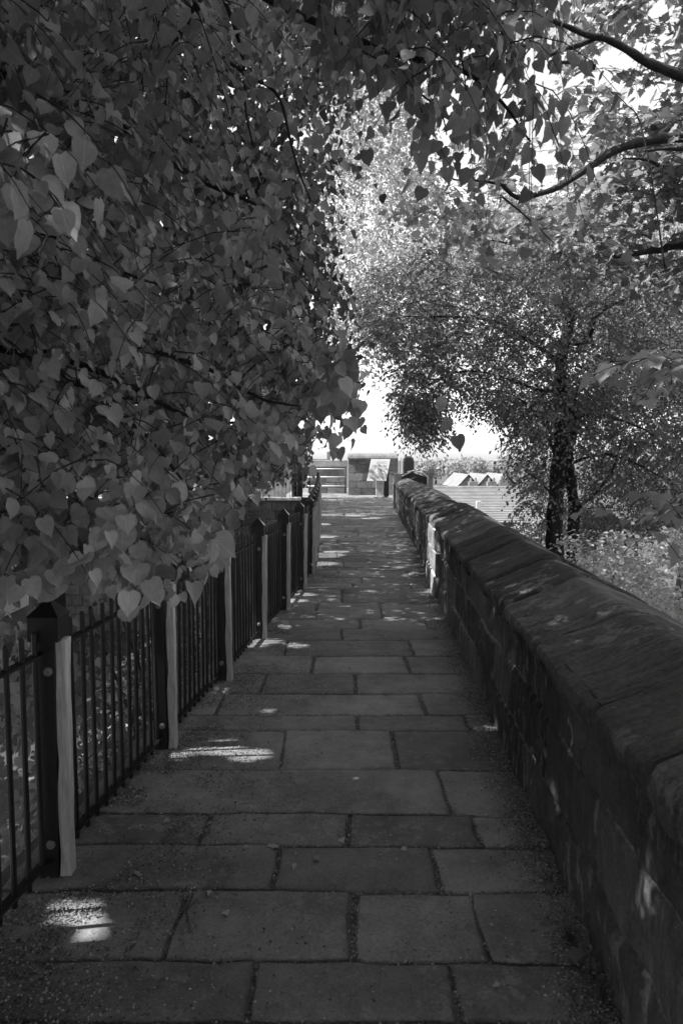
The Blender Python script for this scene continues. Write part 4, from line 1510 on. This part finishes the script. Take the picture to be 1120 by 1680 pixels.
# ---- dark shrubs behind the railing on the left
for k, (x, y, r, h_, lab) in enumerate(((-1.6, 9.0, .75, 1.0, 'dark shrub pressing on the railing below the lime leaves'),
                                        (-1.7, 12.0, .85, 1.15, 'dark shrub behind the railing midway along the path'),
                                        (-1.9, 6.4, .7, .55, 'low dark shrub close behind the near railing'),
                                        (-2.2, 16.0, 1.0, .9, 'farthest shrub behind the railing before the street wall'))):
    t = tag(empty('shrub', (x, y, GZ)), lab, 'shrub', 'shrubs behind the railing')
    n = 800
    u = norm(RNG.normal(0, 1, (n, 3))) * (RNG.uniform(0, 1, (n, 1)) ** .4)
    pts = np.array([x - .1, y, (GZ + h_) / 2]) + u * np.array([r, 1.5, (h_ - GZ) / 2])
    l = twigs(pts, 8, .32, .4, .06, .5, OUT, 'hang', .8, filt=lambda p: p[:, 0] < fence_x(p[:, 1]) - .15)
    crown(t, [l], SMALL, M['lime_far'], 'foliage')
    mb = MB()
    for j in range(5):
        limb(mb, [(x - .1, y, GZ), (x + RNG.uniform(-.3, .2), y + RNG.uniform(-.5, .5), -1.5), (x + RNG.uniform(-.4, .1), y + RNG.uniform(-1, 1), h_ - .3)], .03, .008, 10, 6, .3, j)
    child(mb.build('stems', M['bark'], None, smooth=True), t)

# ---- tree line on the horizon
for k in range(9):
    px = 700 + k * 17 + random.uniform(-4, 4)
    c = P(px, random.uniform(764, 772), 130 + random.uniform(-12, 12))
    r = random.uniform(1.7, 2.6)
    t = tag(empty('horizon_tree', (float(c[0]), float(c[1]), GZ - 1)),
            'round pale tree on the skyline beyond the town roofs', 'tree', 'trees on the skyline beyond the roofs')
    n = 420
    u = norm(RNG.normal(0, 1, (n, 3)))
    lum = 1 + .25 * fbm(u * 2.2 + k * 5, 2, 33)
    pts = np.array(c) + u * lum[:, None] * np.array([r, r, r * .8]) * RNG.uniform(.75, 1, (n, 1))
    lv = [pts, RNG.normal(0, 1, (n, 3)), u + RNG.normal(0, .5, (n, 3)), np.full(n, .55) * RNG.uniform(.6, 1.3, n), RNG.uniform(.75, 1.3, n)]
    o = link('crown', leaves_mesh('crown', *lv[:4], MID, lv[4]), M['bright'])
    child(o, t)
    child(MB().tube([(float(c[0]), float(c[1]), GZ - 1), tuple(c)], [.3, .15], 8).build('trunk', M['bark'], None, smooth=True), t)

# ------------------------------------------------------------------ small things on the path
# crumbs, bud scales and seeds drifted along the edges and joints
N = 90000
yy2 = 1.5 + RNG.uniform(0, 1, N) ** 1.6 * 12
fx_, wx_ = fence_x(yy2), wall_x(yy2)
u = RNG.uniform(0, 1, N)
left = fx_ - .05 + np.abs(RNG.normal(0, .33, N))
right = wx_ - np.abs(RNG.normal(0, .08, N)) - .005
anyw = RNG.uniform(fx_, wx_)
xx2 = np.where(u < .62, left, np.where(u < .9, right, anyw))
ok = (xx2 > fx_ - .1) & (xx2 < wx_)
cl = fbm(np.stack([xx2 * 3, yy2 * 3, xx2 * 0], -1), 3, 55)
ok &= (cl > .12) | ((u > .62) & (u < .9)) | (RNG.uniform(0, 1, N) < .08)
pos = np.stack([xx2, yy2, np.full(N, .008)], -1)[ok]
# grit in the joints
jp = []
for (y0, y1, js) in rows[:22]:
    for j in js:
        m = int(520 * (y1 - y0) / max(1, y0 * .35))
        a = np.stack([j + .004 + RNG.normal(0, .009, m), RNG.uniform(y0, y1, m), np.full(m, -.006)], -1)
        jp.append(a)
    L, Rr = float(fence_x(y0)), float(wall_x(y0))
    m = int(420 / max(1, y0 * .35))
    jp.append(np.stack([RNG.uniform(L, Rr, m), y0 + .012 * np.sin(0) + RNG.normal(0, .006, m), np.full(m, -.003)], -1))
pos = np.concatenate([pos] + jp)
n = len(pos)
sz = RNG.uniform(.003, .0125, n)
axd = RNG.normal(0, 1, (n, 3)) * np.array([1, 1, .25])
tone = RNG.choice([.2, .35, .55, .8, 1.3], n)
lo = link('leaf_litter', leaves_mesh('leaf_litter', pos, axd, np.array([0, 0, 1.0]) + RNG.normal(0, .4, (n, 3)), sz, [tpl_small(.4, .3, .3)], tone), M['litter'])
tag(lo, kind='stuff')

# a few bigger fallen leaves and a twig
spots = [(445, 1395, .035), (485, 1420, .02), (545, 1300, .018), (560, 1380, .02), (410, 1325, .018), (335, 1370, .018), (225, 1440, .022), (345, 1465, .02), (615, 1298, .015), (665, 1396, .017),
         (640, 1376, .018), (500, 1505, .015), (370, 1500, .016), (730, 1425, .014), (350, 1260, .02), (270, 1350, .02), (330, 1322, .016), (480, 1390, .018), (520, 1415, .02), (820, 1620, .016), (230, 1310, .02), (400, 1395, .018)]
labs = []
for k, (px, py, s) in enumerate(spots):
    d = gy(py)
    q = P(px, py, d)
    mt = tpl_maple(.3, .3) if k % 3 == 0 else tpl_small(.35, .3, .4)
    me = leaves_mesh('fallen_leaf', np.array([[q[0], q[1], .012]]), RNG.normal(0, 1, (1, 3)) * [1, 1, .1], np.array([[0, 0, 1.0]]) + RNG.normal(0, .2, (1, 3)), np.array([s * 1.5]), [mt], np.array([random.uniform(.8, 1.4)]))
    o = link('fallen_leaf', me, M['litter'])
    tag(o, 'pale curled fragment of a fallen leaf lying on the flagstones', 'fallen leaf', 'fallen leaf fragments on the flagstones')
d = gy(1525)
q0, q1, q2 = P(318, 1470, gy(1470)), P(305, 1500, gy(1500)), P(312, 1530, gy(1530))
tw = MB().tube([(q0[0], q0[1], .01), (q1[0], q1[1], .014), (q2[0], q2[1], .01)], [.002, .003, .0015], 6)
tw.tube([(q1[0], q1[1], .014), (q1[0] + .03, q1[1] + .05, .02)], [.002, .001], 5)
tag(tw.build('fallen_twig', M['twig'], None), 'thin dark fork-ended twig lying across a joint of the near flagstones', 'twig')

# seedling weeds growing at the foot of the parapet
def weed(px, py, s, lab, n=9):
    q = P(px, py, gy(py))
    t = tag(empty('weed', (float(q[0]), float(q[1]), 0)), lab, 'weed', 'weeds at the foot of the parapet')
    pts = np.zeros((n, 3))
    th = np.arange(n) * 2.4
    ax_ = np.stack([np.cos(th), np.sin(th), RNG.uniform(-.3, .9, n)], -1) + RNG.normal(0, .5, (n, 3))
    pos_ = np.array([q[0], q[1], .03]) + np.abs(RNG.normal(0, .7, (n, 3))) * [.6, 1, .8] * s * RNG.choice([-1, 1], (n, 1)) * [1, 1, 0] + [0, 0, 1] * RNG.uniform(0, s, (n, 1))
    o = link('leaves', leaves_mesh('leaves', pos_, ax_, np.array([0, 0, 1.0]) + RNG.normal(0, .2, (n, 3)), np.full(n, s * .72) * RNG.uniform(.5, 1.2, n), [tpl_mid(.3, .2, .42)], RNG.uniform(.8, 1.4, n)), M['lime_far'])
    child(o, t)
    mb_ = MB()
    for p_ in pos_:
        mb_.tube([(q[0], q[1], 0), tuple(p_)], .0015, 5)
    child(mb_.build('stalks', M['twig'], None), t)


weed(935, 1545, .06, 'largest broad-leaved weed sprouting where the flagstones meet the parapet')
weed(968, 1600, .035, 'weed sprouting just below the largest one at the parapet foot')
weed(985, 1640, .03, 'small weed nearest the camera at the parapet foot')
weed(522, 903, .09, 'dark tuft of weed at the foot of the far railing')

for o in bpy.data.objects:
    if o.type == 'MESH' and o.data and 'tone' not in o.data.attributes and any(m and m.name in ('flagstone', 'joint_grit', 'coping_stone', 'wall_stone', 'mortar', 'pale_stone', 'bastion_stone', 'pale_slates', 'brickwork', 'ground_earth', 'paving_brick') for m in o.data.materials):
        set_tone(o)
